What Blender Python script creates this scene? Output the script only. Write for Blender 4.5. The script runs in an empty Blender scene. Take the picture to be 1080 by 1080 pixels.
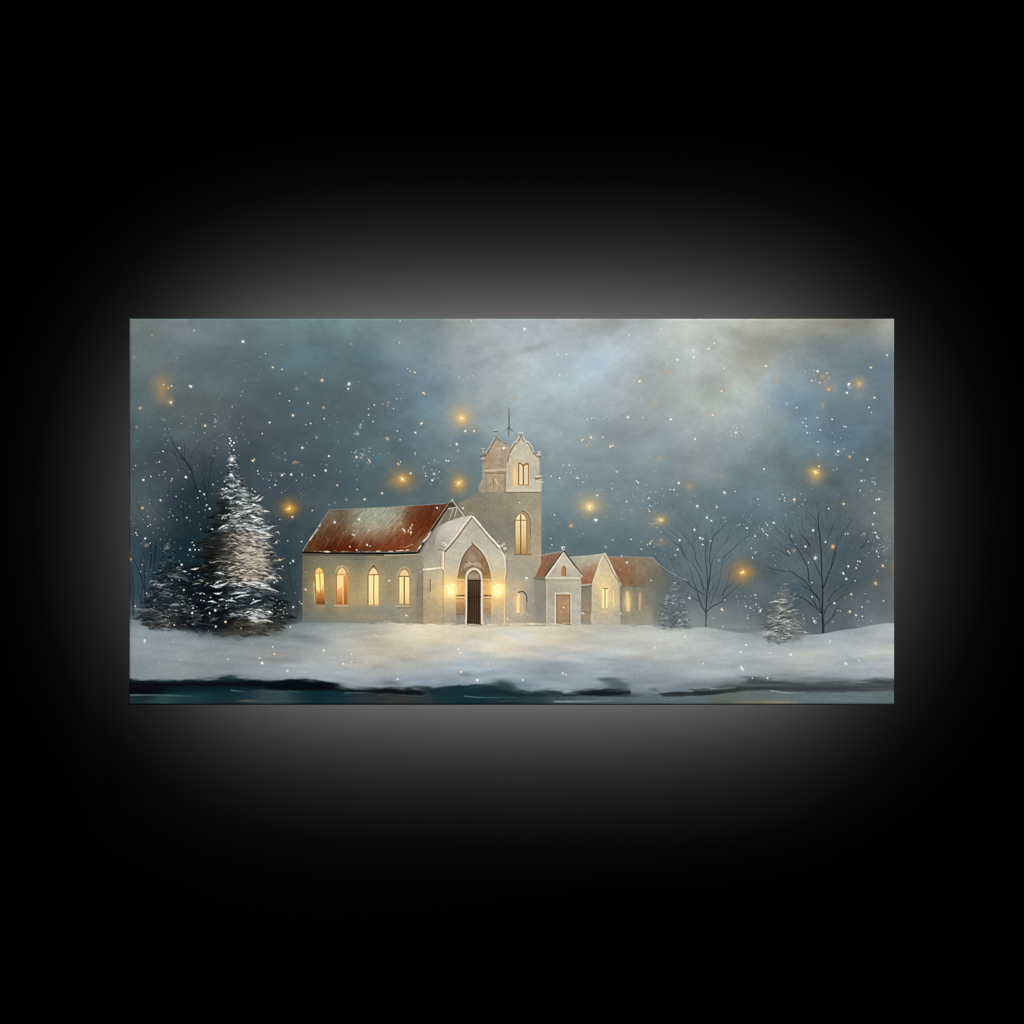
import bpy, math
import numpy as np
# a large printed canvas floats off a black wall; lamps behind it wash the wall with a soft halo
sc = bpy.context.scene
U = 1.2 / 807.4                       # metres per picture unit (the canvas is 1.2 m wide)
def WX(px): return (px - 540.0) * U
def WZ(py): return (540.0 - py) * U
# ---- camera
CAM_D = 2.6
cam = bpy.data.objects.new('camera', bpy.data.cameras.new('camera'))
sc.collection.objects.link(cam)
cam.location = (0, -CAM_D, 0); cam.rotation_euler = (math.radians(90), 0, 0)
cam.data.sensor_width = 36; cam.data.lens = 36 * CAM_D / (1080 * U); cam.data.clip_start = .05; cam.data.clip_end = 60
sc.camera = cam
# ---- world, exposure
w = bpy.data.worlds.new('World'); sc.world = w; w.use_nodes = True
w.node_tree.nodes['Background'].inputs[0].default_value = (0, 0, 0, 1); w.node_tree.nodes['Background'].inputs[1].default_value = 0
sc.view_settings.view_transform = 'Standard'; sc.view_settings.look = 'None'
sc.view_settings.exposure = 0; sc.view_settings.gamma = 1; sc.view_settings.use_curve_mapping = False
sc.cycles.use_denoising = True; sc.cycles.denoiser = 'OPENIMAGEDENOISE'; sc.cycles.denoising_input_passes = 'RGB_ALBEDO_NORMAL'; sc.cycles.denoising_prefilter = 'ACCURATE'; sc.cycles.filter_width = 1.2
# ---- lamps
from mathutils import Vector
def area(name, loc, aim, sx_, sy_, power, spread, shape='RECTANGLE', col_=(1, 1, 1)):
    L = bpy.data.lights.new(name, 'AREA'); L.shape = shape; L.size = sx_; L.size_y = sy_
    L.energy = power; L.spread = spread; L.color = col_
    o = bpy.data.objects.new(name, L); sc.collection.objects.link(o); o.location = loc
    o.rotation_euler = (Vector(aim) - Vector(loc)).to_track_quat('-Z', 'Y').to_euler()
    return o
KEY_DIR = Vector((.42, -1.0, .72)).normalized()      # picture lamp, high and to the right of the viewer
KEY = 3.70
lq = KEY_DIR.to_track_quat('Z', 'Y')
ex, ez = [max(abs((lq.inverted() @ Vector((sx_ * .6, 0, sz_ * .303)))[i]) for sx_ in (-1, 1) for sz_ in (-1, 1)) * 2 + .07 for i in (0, 1)]
pl = area('picture_lamp', KEY_DIR * 3.2, (0, 0, 0), ex, ez, KEY * ex * ez / -KEY_DIR.y, math.radians(1.0))
WALL_Y = 180 * U; HALO_Y = 60 * U
HALO = 206.0
for wd, ht, L0, shp in [(320, 40, 30, 'RECTANGLE'), (440, 40, 52, 'RECTANGLE'), (440, 40, 108, 'ELLIPSE'), (680, 280, 12.2, 'RECTANGLE'), (680, 360, 10.6, 'RECTANGLE')]:
    a_ = wd * ht * U * U * (math.pi / 4 if shp == 'ELLIPSE' else 1)
    area('halo_lamp', (0, HALO_Y - .004 * (wd + ht) / 700, 0), (0, WALL_Y, 0), wd * U, ht * U, L0 * a_ * HALO, 2 * math.atan(3.0), shp)

# ---- materials
def new_mat(name):
    m = bpy.data.materials.new(name); m.use_nodes = True
    b = m.node_tree.nodes['Principled BSDF']; return m, m.node_tree, b
WALL_M, nt, b = new_mat('matt_black_paint')
tc = nt.nodes.new('ShaderNodeTexCoord'); nz = nt.nodes.new('ShaderNodeTexNoise'); nz.inputs['Scale'].default_value = 3
rp = nt.nodes.new('ShaderNodeValToRGB'); rp.color_ramp.elements[0].color = (.00040, .00040, .00040, 1); rp.color_ramp.elements[1].color = (.00042, .00042, .00042, 1)
nt.links.new(tc.outputs['Object'], nz.inputs['Vector']); nt.links.new(nz.outputs['Fac'], rp.inputs['Fac']); nt.links.new(rp.outputs['Color'], b.inputs['Base Color'])
b.inputs['Roughness'].default_value = 1; b.inputs['Specular IOR Level'].default_value = 0
INK_M, nt, b = new_mat('inked_canvas')
at = nt.nodes.new('ShaderNodeAttribute'); at.attribute_name = 'ink'
nt.links.new(at.outputs['Color'], b.inputs['Base Color'])
b.inputs['Roughness'].default_value = .9; b.inputs['Specular IOR Level'].default_value = .0
tc = nt.nodes.new('ShaderNodeTexCoord'); nz = nt.nodes.new('ShaderNodeTexNoise'); nz.inputs['Scale'].default_value = 420; nz.inputs['Detail'].default_value = 2
bp = nt.nodes.new('ShaderNodeBump'); bp.inputs['Strength'].default_value = .25; bp.inputs['Distance'].default_value = .0004
nt.links.new(tc.outputs['Object'], nz.inputs['Vector']); nt.links.new(nz.outputs['Fac'], bp.inputs['Height']); nt.links.new(bp.outputs['Normal'], b.inputs['Normal'])
WOOD_M, nt, b = new_mat('pine_bar')
nz = nt.nodes.new('ShaderNodeTexNoise'); nz.inputs['Scale'].default_value = 30; rp = nt.nodes.new('ShaderNodeValToRGB')
rp.color_ramp.elements[0].color = (.34, .2, .1, 1); rp.color_ramp.elements[1].color = (.5, .34, .19, 1)
nt.links.new(nz.outputs['Fac'], rp.inputs['Fac']); nt.links.new(rp.outputs['Color'], b.inputs['Base Color'])

# ---- the wall
def mesh_obj(name, verts, faces, mat, parent=None, smooth=False):
    me = bpy.data.meshes.new(name)
    verts = np.asarray(verts, np.float32); faces = np.asarray(faces, np.int32)
    me.vertices.add(len(verts)); me.vertices.foreach_set('co', verts.ravel())
    me.loops.add(faces.size); me.loops.foreach_set('vertex_index', faces.ravel())
    me.polygons.add(len(faces)); me.polygons.foreach_set('loop_start', np.arange(len(faces), dtype=np.int32) * faces.shape[1])
    if smooth: me.polygons.foreach_set('use_smooth', np.ones(len(faces), bool))
    me.update(calc_edges=True); me.materials.append(mat)
    o = bpy.data.objects.new(name, me); sc.collection.objects.link(o)
    if parent is not None: o.parent = parent
    return o
def box_mesh(x0, x1, y0, y1, z0, z1):
    v = [(x, y, z) for x in (x0, x1) for y in (y0, y1) for z in (z0, z1)]
    f = [(0, 1, 3, 2), (4, 6, 7, 5), (0, 4, 5, 1), (2, 3, 7, 6), (0, 2, 6, 4), (1, 5, 7, 3)]
    return v, f
v, f = box_mesh(-3.2, 3.2, WALL_Y, WALL_Y + .12, -2.4, 2.4)
wall = mesh_obj('wall', v, f, WALL_M); wall['kind'] = 'structure'
# ------------------------------------------------------------------ the printed picture
# Painted in code, brush stroke by brush stroke, in a coordinate frame of one unit = 1/807.4 of the canvas width.
PX0, PY0, PX1, PY1 = 136.0, 336.0, 943.4, 743.6
SS = 2
NX = int(round((PX1 - PX0) * SS)); NY = int(round((PY1 - PY0) * SS))
rng = np.random.default_rng(7)
gx = PX0 + (np.arange(NX) + .5) / SS
gy = PY0 + (np.arange(NY) + .5) / SS
PIC = np.zeros((NY, NX, 3), np.float32)
LAB = np.zeros((NY, NX), np.uint8)
LABELS = ['sky']

def lab(name):
    LABELS.append(name); return len(LABELS) - 1
def col(c):
    return np.array(c, np.float32) / 255.0
def box(x0, x1, y0, y1):
    a = max(0, int((x0 - PX0) * SS) - 1); b = min(NX, int((x1 - PX0) * SS) + 2)
    c = max(0, int((y0 - PY0) * SS) - 1); d = min(NY, int((y1 - PY0) * SS) + 2)
    if a >= b or c >= d: return None
    return slice(c, d), slice(a, b), gx[a:b][None, :], gy[c:d][:, None]
def lay(sy, sx, a, c, label=None, thr=.5):
    P = PIC[sy, sx]
    PIC[sy, sx] = P + (c - P) * a[..., None]
    if label is not None:
        L = LAB[sy, sx]; L[a > thr] = label
def upsample(g, h, w):
    H, W = g.shape[:2]
    y = np.linspace(0, H - 1.001, h); x = np.linspace(0, W - 1.001, w)
    yi = y.astype(int); xi = x.astype(int)
    fy = y - yi; fx = x - xi
    fy = fy * fy * (3 - 2 * fy); fx = fx * fx * (3 - 2 * fx)
    if g.ndim == 3: fy = fy[:, None, None]; fx = fx[None, :, None]
    else: fy = fy[:, None]; fx = fx[None, :]
    g0 = g[yi]; g1 = g[yi + 1]
    return ((g0[:, xi] * (1 - fx) + g0[:, xi + 1] * fx) * (1 - fy) + (g1[:, xi] * (1 - fx) + g1[:, xi + 1] * fx) * fy).astype(np.float32)
def noise(sx_, sy_, octaves=3, seed=0):
    r = np.random.default_rng(1000 + seed); out = np.zeros((NY, NX), np.float32); a = 1.; t = 0.
    for o in range(octaves):
        h = int((PY1 - PY0) / sy_ * 2 ** o) + 3; w = int((PX1 - PX0) / sx_ * 2 ** o) + 3
        out += a * upsample(r.standard_normal((h, w)), NY, NX); t += a * a; a *= .55
    return out / math.sqrt(t) * .8
def seg_dist(X, Y, p, q):
    dx, dy = q[0] - p[0], q[1] - p[1]; L = dx * dx + dy * dy + 1e-9
    t = np.clip(((X - p[0]) * dx + (Y - p[1]) * dy) / L, 0, 1)
    return np.hypot(X - p[0] - t * dx, Y - p[1] - t * dy), t
def line(pts, w0, w1, c, a=1., label=None, soft=.45):
    c = col(c); n = len(pts) - 1
    m = max(w0, w1) + 1.5
    B = box(min(p[0] for p in pts) - m, max(p[0] for p in pts) + m, min(p[1] for p in pts) - m, max(p[1] for p in pts) + m)
    if B is None: return
    sy, sx, X, Y = B
    best = np.zeros(np.broadcast(X, Y).shape, np.float32)
    for i in range(n):
        d, t = seg_dist(X, Y, pts[i], pts[i + 1])
        w = w0 + (w1 - w0) * (i + t) / n
        best = np.maximum(best, np.clip((w / 2 - d) / soft / 2 + .5, 0, 1) * np.minimum(1, w / .9))
    lay(sy, sx, best * a, c, label, .3 * a)
def curve(pts, k=6):
    P = [pts[0]] + list(pts) + [pts[-1]]; out = []
    for i in range(1, len(P) - 2):
        p0, p1, p2, p3 = [np.array(P[j], float) for j in (i - 1, i, i + 1, i + 2)]
        for j in range(k):
            t = j / k
            out.append(tuple(.5 * ((2 * p1) + (p2 - p0) * t + (2 * p0 - 5 * p1 + 4 * p2 - p3) * t * t + (3 * p1 - p0 - 3 * p2 + p3) * t ** 3)))
    out.append(tuple(pts[-1])); return out
def poly(pts, c, a=1., soft=.4, label=None, tex=0., texs=(3, 3), ragged=0.):
    """filled polygon; c is a colour or a function of (X, Y) giving colours"""
    m = soft + 1 + ragged * 3
    B = box(min(p[0] for p in pts) - m, max(p[0] for p in pts) + m, min(p[1] for p in pts) - m, max(p[1] for p in pts) + m)
    if B is None: return
    sy, sx, X, Y = B
    shp = np.broadcast(X, Y).shape
    if ragged:
        X = X + RAG[0][sy, sx] * ragged; Y = Y + RAG[1][sy, sx] * ragged
    ins = np.zeros(shp, bool); dist = np.full(shp, 1e9, np.float32); n = len(pts)
    for i in range(n):
        p, q = pts[i], pts[(i + 1) % n]
        d, _ = seg_dist(X, Y, p, q); dist = np.minimum(dist, d)
        if p[1] != q[1]:
            ins ^= ((p[1] > Y) != (q[1] > Y)) & (X < (q[0] - p[0]) * (Y - p[1]) / (q[1] - p[1]) + p[0])
    sd = np.where(ins, dist, -dist)
    al = np.clip(sd / soft / 2 + .5, 0, 1); al = al * al * (3 - 2 * al) if soft > 1 else al
    cc = c(X, Y) if callable(c) else col(c)
    if tex: cc = cc * (1 + tex * TEX[sy, sx][..., None])
    lay(sy, sx, al * a, cc, label)
def vgrad(*st):
    ys = [s[0] for s in st]; cs = np.array([s[1] for s in st], np.float32) / 255
    def f(X, Y):
        Y = Y + 0 * X
        return np.stack([np.interp(Y, ys, cs[:, k]) for k in range(3)], -1).astype(np.float32)
    return f
def field(st, sig=12.):
    """smooth colours from scattered samples (x, y, (r, g, b))"""
    P = np.array([(s[0], s[1]) for s in st], float); Cc = np.array([s[2] for s in st], float) / 255
    def f(X, Y):
        X = X + 0 * Y; Y = Y + 0 * X
        num = 0; den = 1e-9
        for (px, py), c in zip(P, Cc):
            w = np.exp(-((X - px) ** 2 + (Y - py) ** 2) / (2 * sig * sig)) + 1e-7 / (1 + (X - px) ** 2 + (Y - py) ** 2)
            num = num + w[..., None] * c; den = den + w
        return (num / den[..., None]).astype(np.float32)
    return f
def glow(x, y, rx, ry, c, a, p=2., label=None, thr=.3):
    B = box(x - rx * 2.6, x + rx * 2.6, y - ry * 2.6, y + ry * 2.6)
    if B is None: return
    sy, sx, X, Y = B
    d = np.sqrt(((X - x) / rx) ** 2 + ((Y - y) / ry) ** 2)
    al = np.exp(-.5 * (d * 1.5) ** p) * a
    lay(sy, sx, al.astype(np.float32), col(c), label, thr * a)
def flake(x, y, r, c, a=1.):
    n = rng.integers(1, 3) if r > 1.2 else 1
    B = box(x - r * 2 - 1, x + r * 2 + 1, y - r * 2 - 1, y + r * 2 + 1)
    if B is None: return
    sy, sx, X, Y = B
    th = rng.uniform(0, 3.14); el = rng.uniform(.7, 1.); cs, sn = math.cos(th), math.sin(th)
    u = (X - x) * cs + (Y - y) * sn; v = (-(X - x) * sn + (Y - y) * cs) / el
    d = np.hypot(u, v) * (1 + .12 * np.sin(3 * np.arctan2(v, u) + th * 5))
    al = np.clip((r - d) / 1.0 + .45, 0, 1) * a
    lay(sy, sx, al.astype(np.float32), col(c))
def hexgrid(xs, ys, rows, sx_, sy_):
    """colour table -> whole-picture colours, bilinear between the table's own positions"""
    G = np.array([[[int(t[i:i + 2], 16) for i in (0, 2, 4)] for t in r.split()] for r in rows], np.float32) / 255
    assert G.shape[:2] == (len(ys), len(xs)), (G.shape, len(ys), len(xs))
    def f(X, Y):
        xi = np.interp(X, xs, range(len(xs))); yi = np.interp(Y, ys, range(len(ys)))
        a = np.clip(xi.astype(int), 0, len(xs) - 2); b = np.clip(yi.astype(int), 0, len(ys) - 2)
        fx = xi - a; fy = yi - b
        fx = (fx * .5 + .5 * fx * fx * (3 - 2 * fx))[..., None]; fy = (fy * .5 + .5 * fy * fy * (3 - 2 * fy))[..., None]
        return ((G[b, a] * (1 - fx) + G[b, a + 1] * fx) * (1 - fy) + (G[b + 1, a] * (1 - fx) + G[b + 1, a + 1] * fx) * fy).astype(np.float32)
    return f
TEX = noise(3, 3, 2, 1)
RAG = (noise(9, 7, 3, 2), noise(9, 7, 3, 3))
XX = gx[None, :] + np.zeros((NY, 1)); YY = gy[:, None] + np.zeros((1, NX))
def soften(A, r):
    for ax in (0, 1):
        k = np.exp(-.5 * (np.arange(-3 * r, 3 * r + 1) / r) ** 2); k /= k.sum()
        pad = [(0, 0)] * A.ndim; pad[ax] = (3 * r, 3 * r)
        B = np.pad(A, pad, mode='edge'); out = np.zeros_like(A)
        for i, w in enumerate(k):
            sl = [slice(None)] * A.ndim; sl[ax] = slice(i, i + A.shape[ax]); out += np.float32(w) * B[tuple(sl)]
        A = out
    return A
# --- sky
SKX = [140, 190, 240, 290, 340, 390, 440, 490, 540, 590, 640, 690, 740, 790, 840, 890, 940]
SKY = [340, 380, 420, 460, 500, 540, 580, 620, 655]
SKROWS = [
 '6c7c7a 74828a 627680 667e82 627c84 688288 7c8e92 969ea0 a0aab2 9ea6ae 949898 9ea2a0 a6aaa6 96968e 9c9c92 948f84 a0a096',
 '647678 607276 586a70 546a74 5a7480 56707e 70889a 8e9aa2 969ea2 98aab8 9aacbe 949ca2 a4aaa8 94948c 88908f 708490 6a8090',
 '52666a 566668 54646a 4c6068 506672 566c7a 667e8a 84969e 90a0a6 98acba 909ea6 8e989a a0a6a4 98a2a0 768e9e 6c8494 627888',
 '485e64 4e6066 4c5c66 4a5c66 4a606a 506a74 627a86 788e9a 8c9ea6 8a9ca4 86989e 82929a 949c9e 909ea4 6c8696 607a8a 5c7078',
 '42565e 404e58 3e505a 46586a 485c66 4e646c 586e76 687e8a 7a8e96 80929a 7c9096 78888f 808c92 6c8088 627884 5a707c 5e7074',
 '48585e 38485a 2c3c46 42545e 465c66 4c626a 546870 60706f 74848c 6a848e 6e848c 687c84 667c86 62788a 5a6e78 566872 707a78',
 '384a54 24364a 20303c 344a56 3c525c 4c626a 546870 60706f 6a7c84 587480 5c747c 5e727a 5c7078 5a6e76 546670 4e606a 5a6668',
 '3a4c56 22343e 1c2c36 2e424c 425054 4c5a5c 546468 606c6c 60706f 5c6c70 5c6c70 5c6c70 5c6c70 5a6a70 4e606a 4c5c64 5c6668',
 '54626a 4a565e 303c44 3e4a52 56605e 606866 686c68 6c706c 6c706c 6c706c 747a78 7e8484 7e8486 6a767a 56646a 5a646a 787e84']
wx = noise(60, 45, 3, 11) * 14; wy = noise(60, 45, 3, 12) * 10
base = hexgrid(SKX, SKY, SKROWS, 0, 0)(XX + wx, YY + wy)
base = soften(base, 8)
n1 = noise(34, 26, 4, 13); n2 = noise(70, 50, 3, 14); n3 = noise(5, 4, 2, 15)
base *= (1 + .05 * n1 + .03 * noise(90, 60, 2, 16) + .012 * n3)[..., None]
base += (n2 * .008)[..., None] * np.array([1.0, .5, -.8], np.float32)
def grade(A, sat, gain):
    l = A.mean(-1, keepdims=True)
    return (l + (A - l) * sat) * np.array(gain, np.float32)
base = grade(base, .74, (.99, 1.005, .995))
base = base * (1 + (np.clip((XX - 430) / 110, 0, 1) * np.clip((500 - YY) / 90, 0, 1) * np.clip((900 - XX) / 90, 0, 1))[..., None] * np.array([.125, .115, .11], np.float32))
base *= (1 - .05 * np.clip((420 - XX) / 120, 0, 1) * np.clip((YY - 400) / 60, 0, 1))[..., None]
PIC[:] = base
def streak(x, y, rx, ry, c, a, th=0.):
    B = box(x - rx * 2.5, x + rx * 2.5, y - rx * 2.5, y + rx * 2.5)
    sy, sx, X, Y = B
    cs, sn = math.cos(th), math.sin(th)
    u = ((X - x) * cs + (Y - y) * sn) / rx; v = (-(X - x) * sn + (Y - y) * cs) / ry
    al = np.exp(-1.4 * (u * u + v * v)) * a
    lay(sy, sx, al.astype(np.float32), grade(col(c)[None], .78, (.99, 1.005, .995))[0])
streak(205, 352, 40, 9, (122, 134, 146), .5, .25)
streak(160, 350, 16, 22, (104, 120, 112), .4)
streak(230, 375, 30, 10, (92, 108, 106), .4)
streak(548, 346, 22, 16, (164, 178, 192), .55)
streak(590, 385, 38, 20, (158, 176, 192), .5, -.4)
streak(628, 383, 16, 10, (164, 184, 204), .6, .6)
streak(560, 368, 28, 5, (146, 144, 142), .55, -.25)
streak(640, 345, 30, 6, (150, 148, 156), .4, -.3)
streak(435, 372, 32, 14, (126, 152, 160), .5, -.2)
streak(405, 388, 20, 8, (84, 108, 124), .35)
streak(796, 372, 26, 18, (148, 142, 126), .45, .1)
streak(778, 352, 14, 8, (150, 146, 130), .5, .5)
streak(880, 372, 18, 9, (110, 132, 146), .45, .1)
streak(812, 440, 18, 14, (146, 160, 160), .45, -.3)
streak(836, 418, 26, 14, (112, 144, 170), .4, .1)
streak(845, 448, 18, 16, (112, 142, 166), .35)
streak(762, 474, 26, 12, (134, 156, 170), .5, .1)
streak(925, 392, 20, 16, (92, 116, 138), .4)
streak(300, 430, 24, 14, (66, 88, 102), .4)
streak(255, 392, 60, 8, (88, 100, 96), .25, .1)
streak(496, 464, 22, 9, (92, 116, 134), .45)
streak(500, 440, 26, 10, (130, 152, 166), .35)
streak(600, 500, 30, 10, (110, 134, 148), .3)
streak(720, 482, 34, 8, (124, 134, 138), .4)
streak(905, 580, 26, 22, (70, 84, 98), .55, .2)
streak(895, 612, 34, 16, (66, 84, 88), .5)
streak(936, 560, 10, 40, (124, 126, 116), .45)
streak(938, 628, 10, 22, (104, 112, 112), .4)
streak(800, 560, 40, 30, (88, 112, 120), .3)
streak(690, 560, 24, 16, (112, 128, 130), .4)
streak(500, 545, 40, 14, (128, 128, 116), .45)
streak(360, 530, 34, 5, (92, 96, 94), .35)
streak(660, 470, 60, 26, (136, 150, 158), .4, .1)
streak(600, 440, 40, 18, (146, 160, 166), .35)
streak(700, 420, 40, 22, (154, 160, 162), .3)
# darkness round the left trees
streak(205, 535, 26, 40, (34, 52, 60), .5)
streak(207, 556, 30, 52, (30, 50, 58), .8)
streak(198, 588, 32, 26, (16, 44, 56), .75)
streak(222, 520, 16, 34, (38, 56, 64), .5)
streak(238, 505, 22, 30, (46, 66, 76), .35)
streak(262, 480, 16, 20, (48, 66, 74), .35)
streak(170, 490, 20, 16, (52, 70, 80), .45)
streak(160, 540, 22, 16, (78, 92, 96), .45)
streak(300, 590, 16, 46, (44, 68, 84), .45)
streak(150, 610, 18, 40, (44, 72, 88), .55)
# faint small brush marks in the sky
for i in range(2600):
    x = rng.uniform(PX0, PX1); y = rng.uniform(PY0, 640)
    v = rng.normal(0, 10); L = rng.uniform(3, 12); th = rng.normal(-.15, .5)
    ix = min(NX - 1, int((x - PX0) * SS)); iy = min(NY - 1, int((y - PY0) * SS))
    c = PIC[iy, ix] * 255 + v + rng.normal(0, 3, 3)
    streak(x, y, L, rng.uniform(1.2, 3.5), c, .16, th)

# --- bare trees
def twigs(x, y, th, L, w, c, a, depth, label, spread=.45):
    n = 4; pts = [(x, y)]
    for i in range(n):
        th += rng.normal(0, .10); th += (-1.57 - th) * .04
        x += math.cos(th) * L / n; y += math.sin(th) * L / n; pts.append((x, y))
    line(pts, w, w * .55, c, a, label if w > .7 else None)
    if depth:
        for k in range(2 + (rng.random() < .5)):
            twigs(x, y, th + rng.normal(0, spread), L * rng.uniform(.55, .85), w * .6, c, a * .85, depth - 1, label, spread)
def bare(branches, c, a, label, tw=2):
    for w0, w1, pts in branches:
        cp = curve(pts, 5)
        line(cp, w0 * .85, w1 * .85, c, min(1, a * 1.12), label)
        dx = cp[-1][0] - cp[-3][0]; dy = cp[-1][1] - cp[-3][1]; th = math.atan2(dy, dx)
        for k in range(tw):
            twigs(cp[-1][0], cp[-1][1], th + rng.normal(0, .3), rng.uniform(7, 14), w1 * .8, c, a * .7, 1, label, .35)
        for k in range(1 + int(len(cp) / 7)):
            i = rng.integers(len(cp) // 3, len(cp) - 1)
            th2 = math.atan2(cp[i + 1][1] - cp[i][1], cp[i + 1][0] - cp[i][0]) + rng.choice([-1, 1]) * rng.uniform(.25, .6)
            twigs(cp[i][0], cp[i][1], th2, rng.uniform(7, 16), w1 * .8, c, a * .6, 1, label, .35)
L_BT0 = lab('bare_tree:tall bare tree with dark bent limbs rising behind the big snowy fir')
bare([(2.2, 1.4, [(216, 560), (213, 540), (210, 524), (205, 508), (202, 495), (195, 485)]),
      (1.4, .7, [(202, 497), (194, 484), (187, 475), (181, 462)]),
      (1.2, .6, [(203, 505), (196, 497), (190, 492), (185, 478)]),
      (1.8, 1., [(219, 552), (219, 530), (217, 515), (216, 508)]),
      (1.4, .6, [(219, 520), (221, 508), (222, 495), (226, 480), (227, 472)]),
      (1.1, .5, [(220, 510), (216, 495), (215, 482)]),
      (1.2, .6, [(211, 532), (200, 522), (190, 519), (178, 518)]),
      (1.0, .5, [(205, 508), (200, 490), (203, 478), (209, 470)]),
      (1.0, .5, [(221, 540), (228, 520), (231, 505)]),
      (1.0, .5, [(208, 552), (196, 540), (182, 536)])], (30, 44, 56), .72, L_BT0, 3)
for i in range(60):
    x = rng.normal(207, 22); y = rng.uniform(545, 600)
    twigs(x, y, -1.57 + (x - 207) * .018 + rng.normal(0, .25), rng.uniform(14, 30), rng.uniform(.8, 1.3), (24, 40, 50), .38, 2, None, .35)
streak(207, 560, 26, 34, (26, 44, 54), .35)
L_BT1 = lab('bare_tree:thicket of thin dark bare saplings at the left edge of the picture')
for i in range(16):
    x = rng.uniform(138, 172); y = rng.uniform(635, 655); p = [(x, y)]
    for k in range(4): x += rng.normal(-.5, 2.6); y -= rng.uniform(12, 20); p.append((x, y))
    line(curve(p, 4), 1.3, .5, (26, 44, 54), .5, L_BT1)
    twigs(p[3][0], p[3][1], -1.57 + rng.normal(0, .5), 13, .8, (26, 44, 58), .5, 1, L_BT1)
line(curve([(155, 640), (151, 615), (146, 600), (139, 585)], 5), 1.5, .8, (22, 38, 50), .7, L_BT1)
line(curve([(159, 575), (159.5, 590), (158, 602)], 5), 1.5, 1, (18, 36, 50), .8, L_BT1)
line(curve([(165, 572), (163.5, 585), (162, 594)], 5), 1.5, 1, (18, 36, 50), .8, L_BT1)
L_BT2 = lab('bare_tree:blurred bare tree in shadow between the big fir and the church nave')
for i in range(14):
    x = rng.uniform(296, 316); y = rng.uniform(630, 652); p = [(x, y)]
    dr = rng.normal(-2.4, 2.2)
    for k in range(4): x += dr + rng.normal(0, 1.5); y -= rng.uniform(12, 22); p.append((x, y))
    line(curve(p, 4), 1.5, .6, (40, 56, 64), .42, L_BT2)
    twigs(p[3][0], p[3][1], -1.57 + rng.normal(0, .5), 14, .9, (40, 58, 72), .45, 1, L_BT2)
L_BT3 = lab('bare_tree:bare slender tree with spreading limbs just right of the church annexe')
C3 = (48, 62, 70)
bare([(2.3, 1.5, [(744.3, 662), (744.8, 645), (745, 632), (746.5, 618)]),
      (1.7, .9, [(746.5, 620), (745.5, 603), (744, 588), (744.5, 573)]),
      (1.9, .9, [(746.5, 622), (749, 603), (748.5, 588), (750, 575), (753, 565), (757, 561)]),
      (1.4, .6, [(744.5, 646), (740, 640), (737, 630), (735, 622), (731, 612), (728, 600), (722, 588)]),
      (1.3, .8, [(743, 627), (736, 623), (730, 619), (722, 612), (714, 608), (706, 603), (697, 596)]),
      (1.2, .5, [(742, 622), (738, 608), (733, 598), (727, 591), (720, 585)]),
      (1.2, .5, [(740, 602), (734, 590), (733, 584), (731, 578), (727, 571), (721, 565), (714, 557)]),
      (1.1, .5, [(722, 586), (717, 577), (711, 572), (705, 565)]),
      (1.5, .6, [(745, 645), (752, 639), (760, 635), (768, 627), (775, 621), (779, 617)]),
      (1.3, .5, [(762, 627), (766, 620), (773, 615), (777, 610)]),
      (.9, .5, [(748, 640), (754, 625), (759, 612), (761, 598), (763, 589)]),
      (1.1, .5, [(763, 588), (768, 583), (774, 578), (782, 570), (788, 566)]),
      (1.0, .4, [(749, 600), (752, 590), (757, 580), (764, 573)]),
      (.9, .4, [(766, 618), (770, 602), (776, 590)]),
      (1.1, .4, [(737, 634), (732, 631), (727, 629), (722, 625)]),
      (.9, .4, [(731, 578), (731, 568), (730, 558)]),
      (.9, .4, [(712, 589), (706, 590), (700, 584)])], C3, .8, L_BT3, 2)
streak(745, 590, 44, 46, (98, 116, 124), .22)
for i in range(150):
    th = rng.uniform(-2.8, -.35); r = rng.uniform(44, 92)
    twigs(745 + math.cos(th) * r * .72, 640 + math.sin(th) * r, th + rng.normal(0, .25), rng.uniform(8, 16), .7, (66, 84, 94), .42, 1, None, .3)
L_BT4 = lab('bare_tree:bare dark tree standing alone near the right edge of the picture')
C4 = (38, 50, 58)
bare([(3.2, 2.4, [(868, 666.5), (868, 656), (867, 645)]),
      (2.3, 1., [(867, 646), (867.5, 625), (866.5, 603), (866, 582), (865, 570), (863.5, 556), (863, 545)]),
      (1.5, .9, [(866, 647), (860, 641), (852, 634), (846, 630)]),
      (1.4, .8, [(864, 632), (858, 626), (854, 622), (848, 619)]),
      (1.3, .7, [(862, 630), (850, 614), (842, 608), (834, 603), (824, 602), (812, 599)]),
      (1.2, .6, [(853, 614), (852, 600), (847, 589), (842, 580), (836, 572), (829, 566), (820, 559)]),
      (1.1, .5, [(865, 607), (858, 592), (852, 583), (846, 576)]),
      (1.5, .8, [(854, 576), (851, 570), (846, 565)]),
      (1.3, .6, [(869, 648), (872, 640), (877, 636), (884, 632), (892, 627)]),
      (1.1, .6, [(873, 634), (879, 625), (885, 620), (890, 616)]),
      (1.6, .8, [(868, 620), (872, 610), (876, 600), (880, 590), (881, 585)]),
      (1.1, .5, [(876, 600), (880, 582), (886, 568), (892, 557), (897, 550)]),
      (.9, .4, [(871, 575), (876, 560), (882, 548), (890, 543)]),
      (1.0, .4, [(836, 572), (832, 564), (834, 560)]),
      (1.0, .5, [(832, 586), (827, 583), (822, 580)]),
      (.9, .4, [(864, 560), (860, 548), (852, 540)]),
      (1.2, .5, [(908, 578), (912, 573), (914, 568)])], C4, .8, L_BT4, 2)
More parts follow.
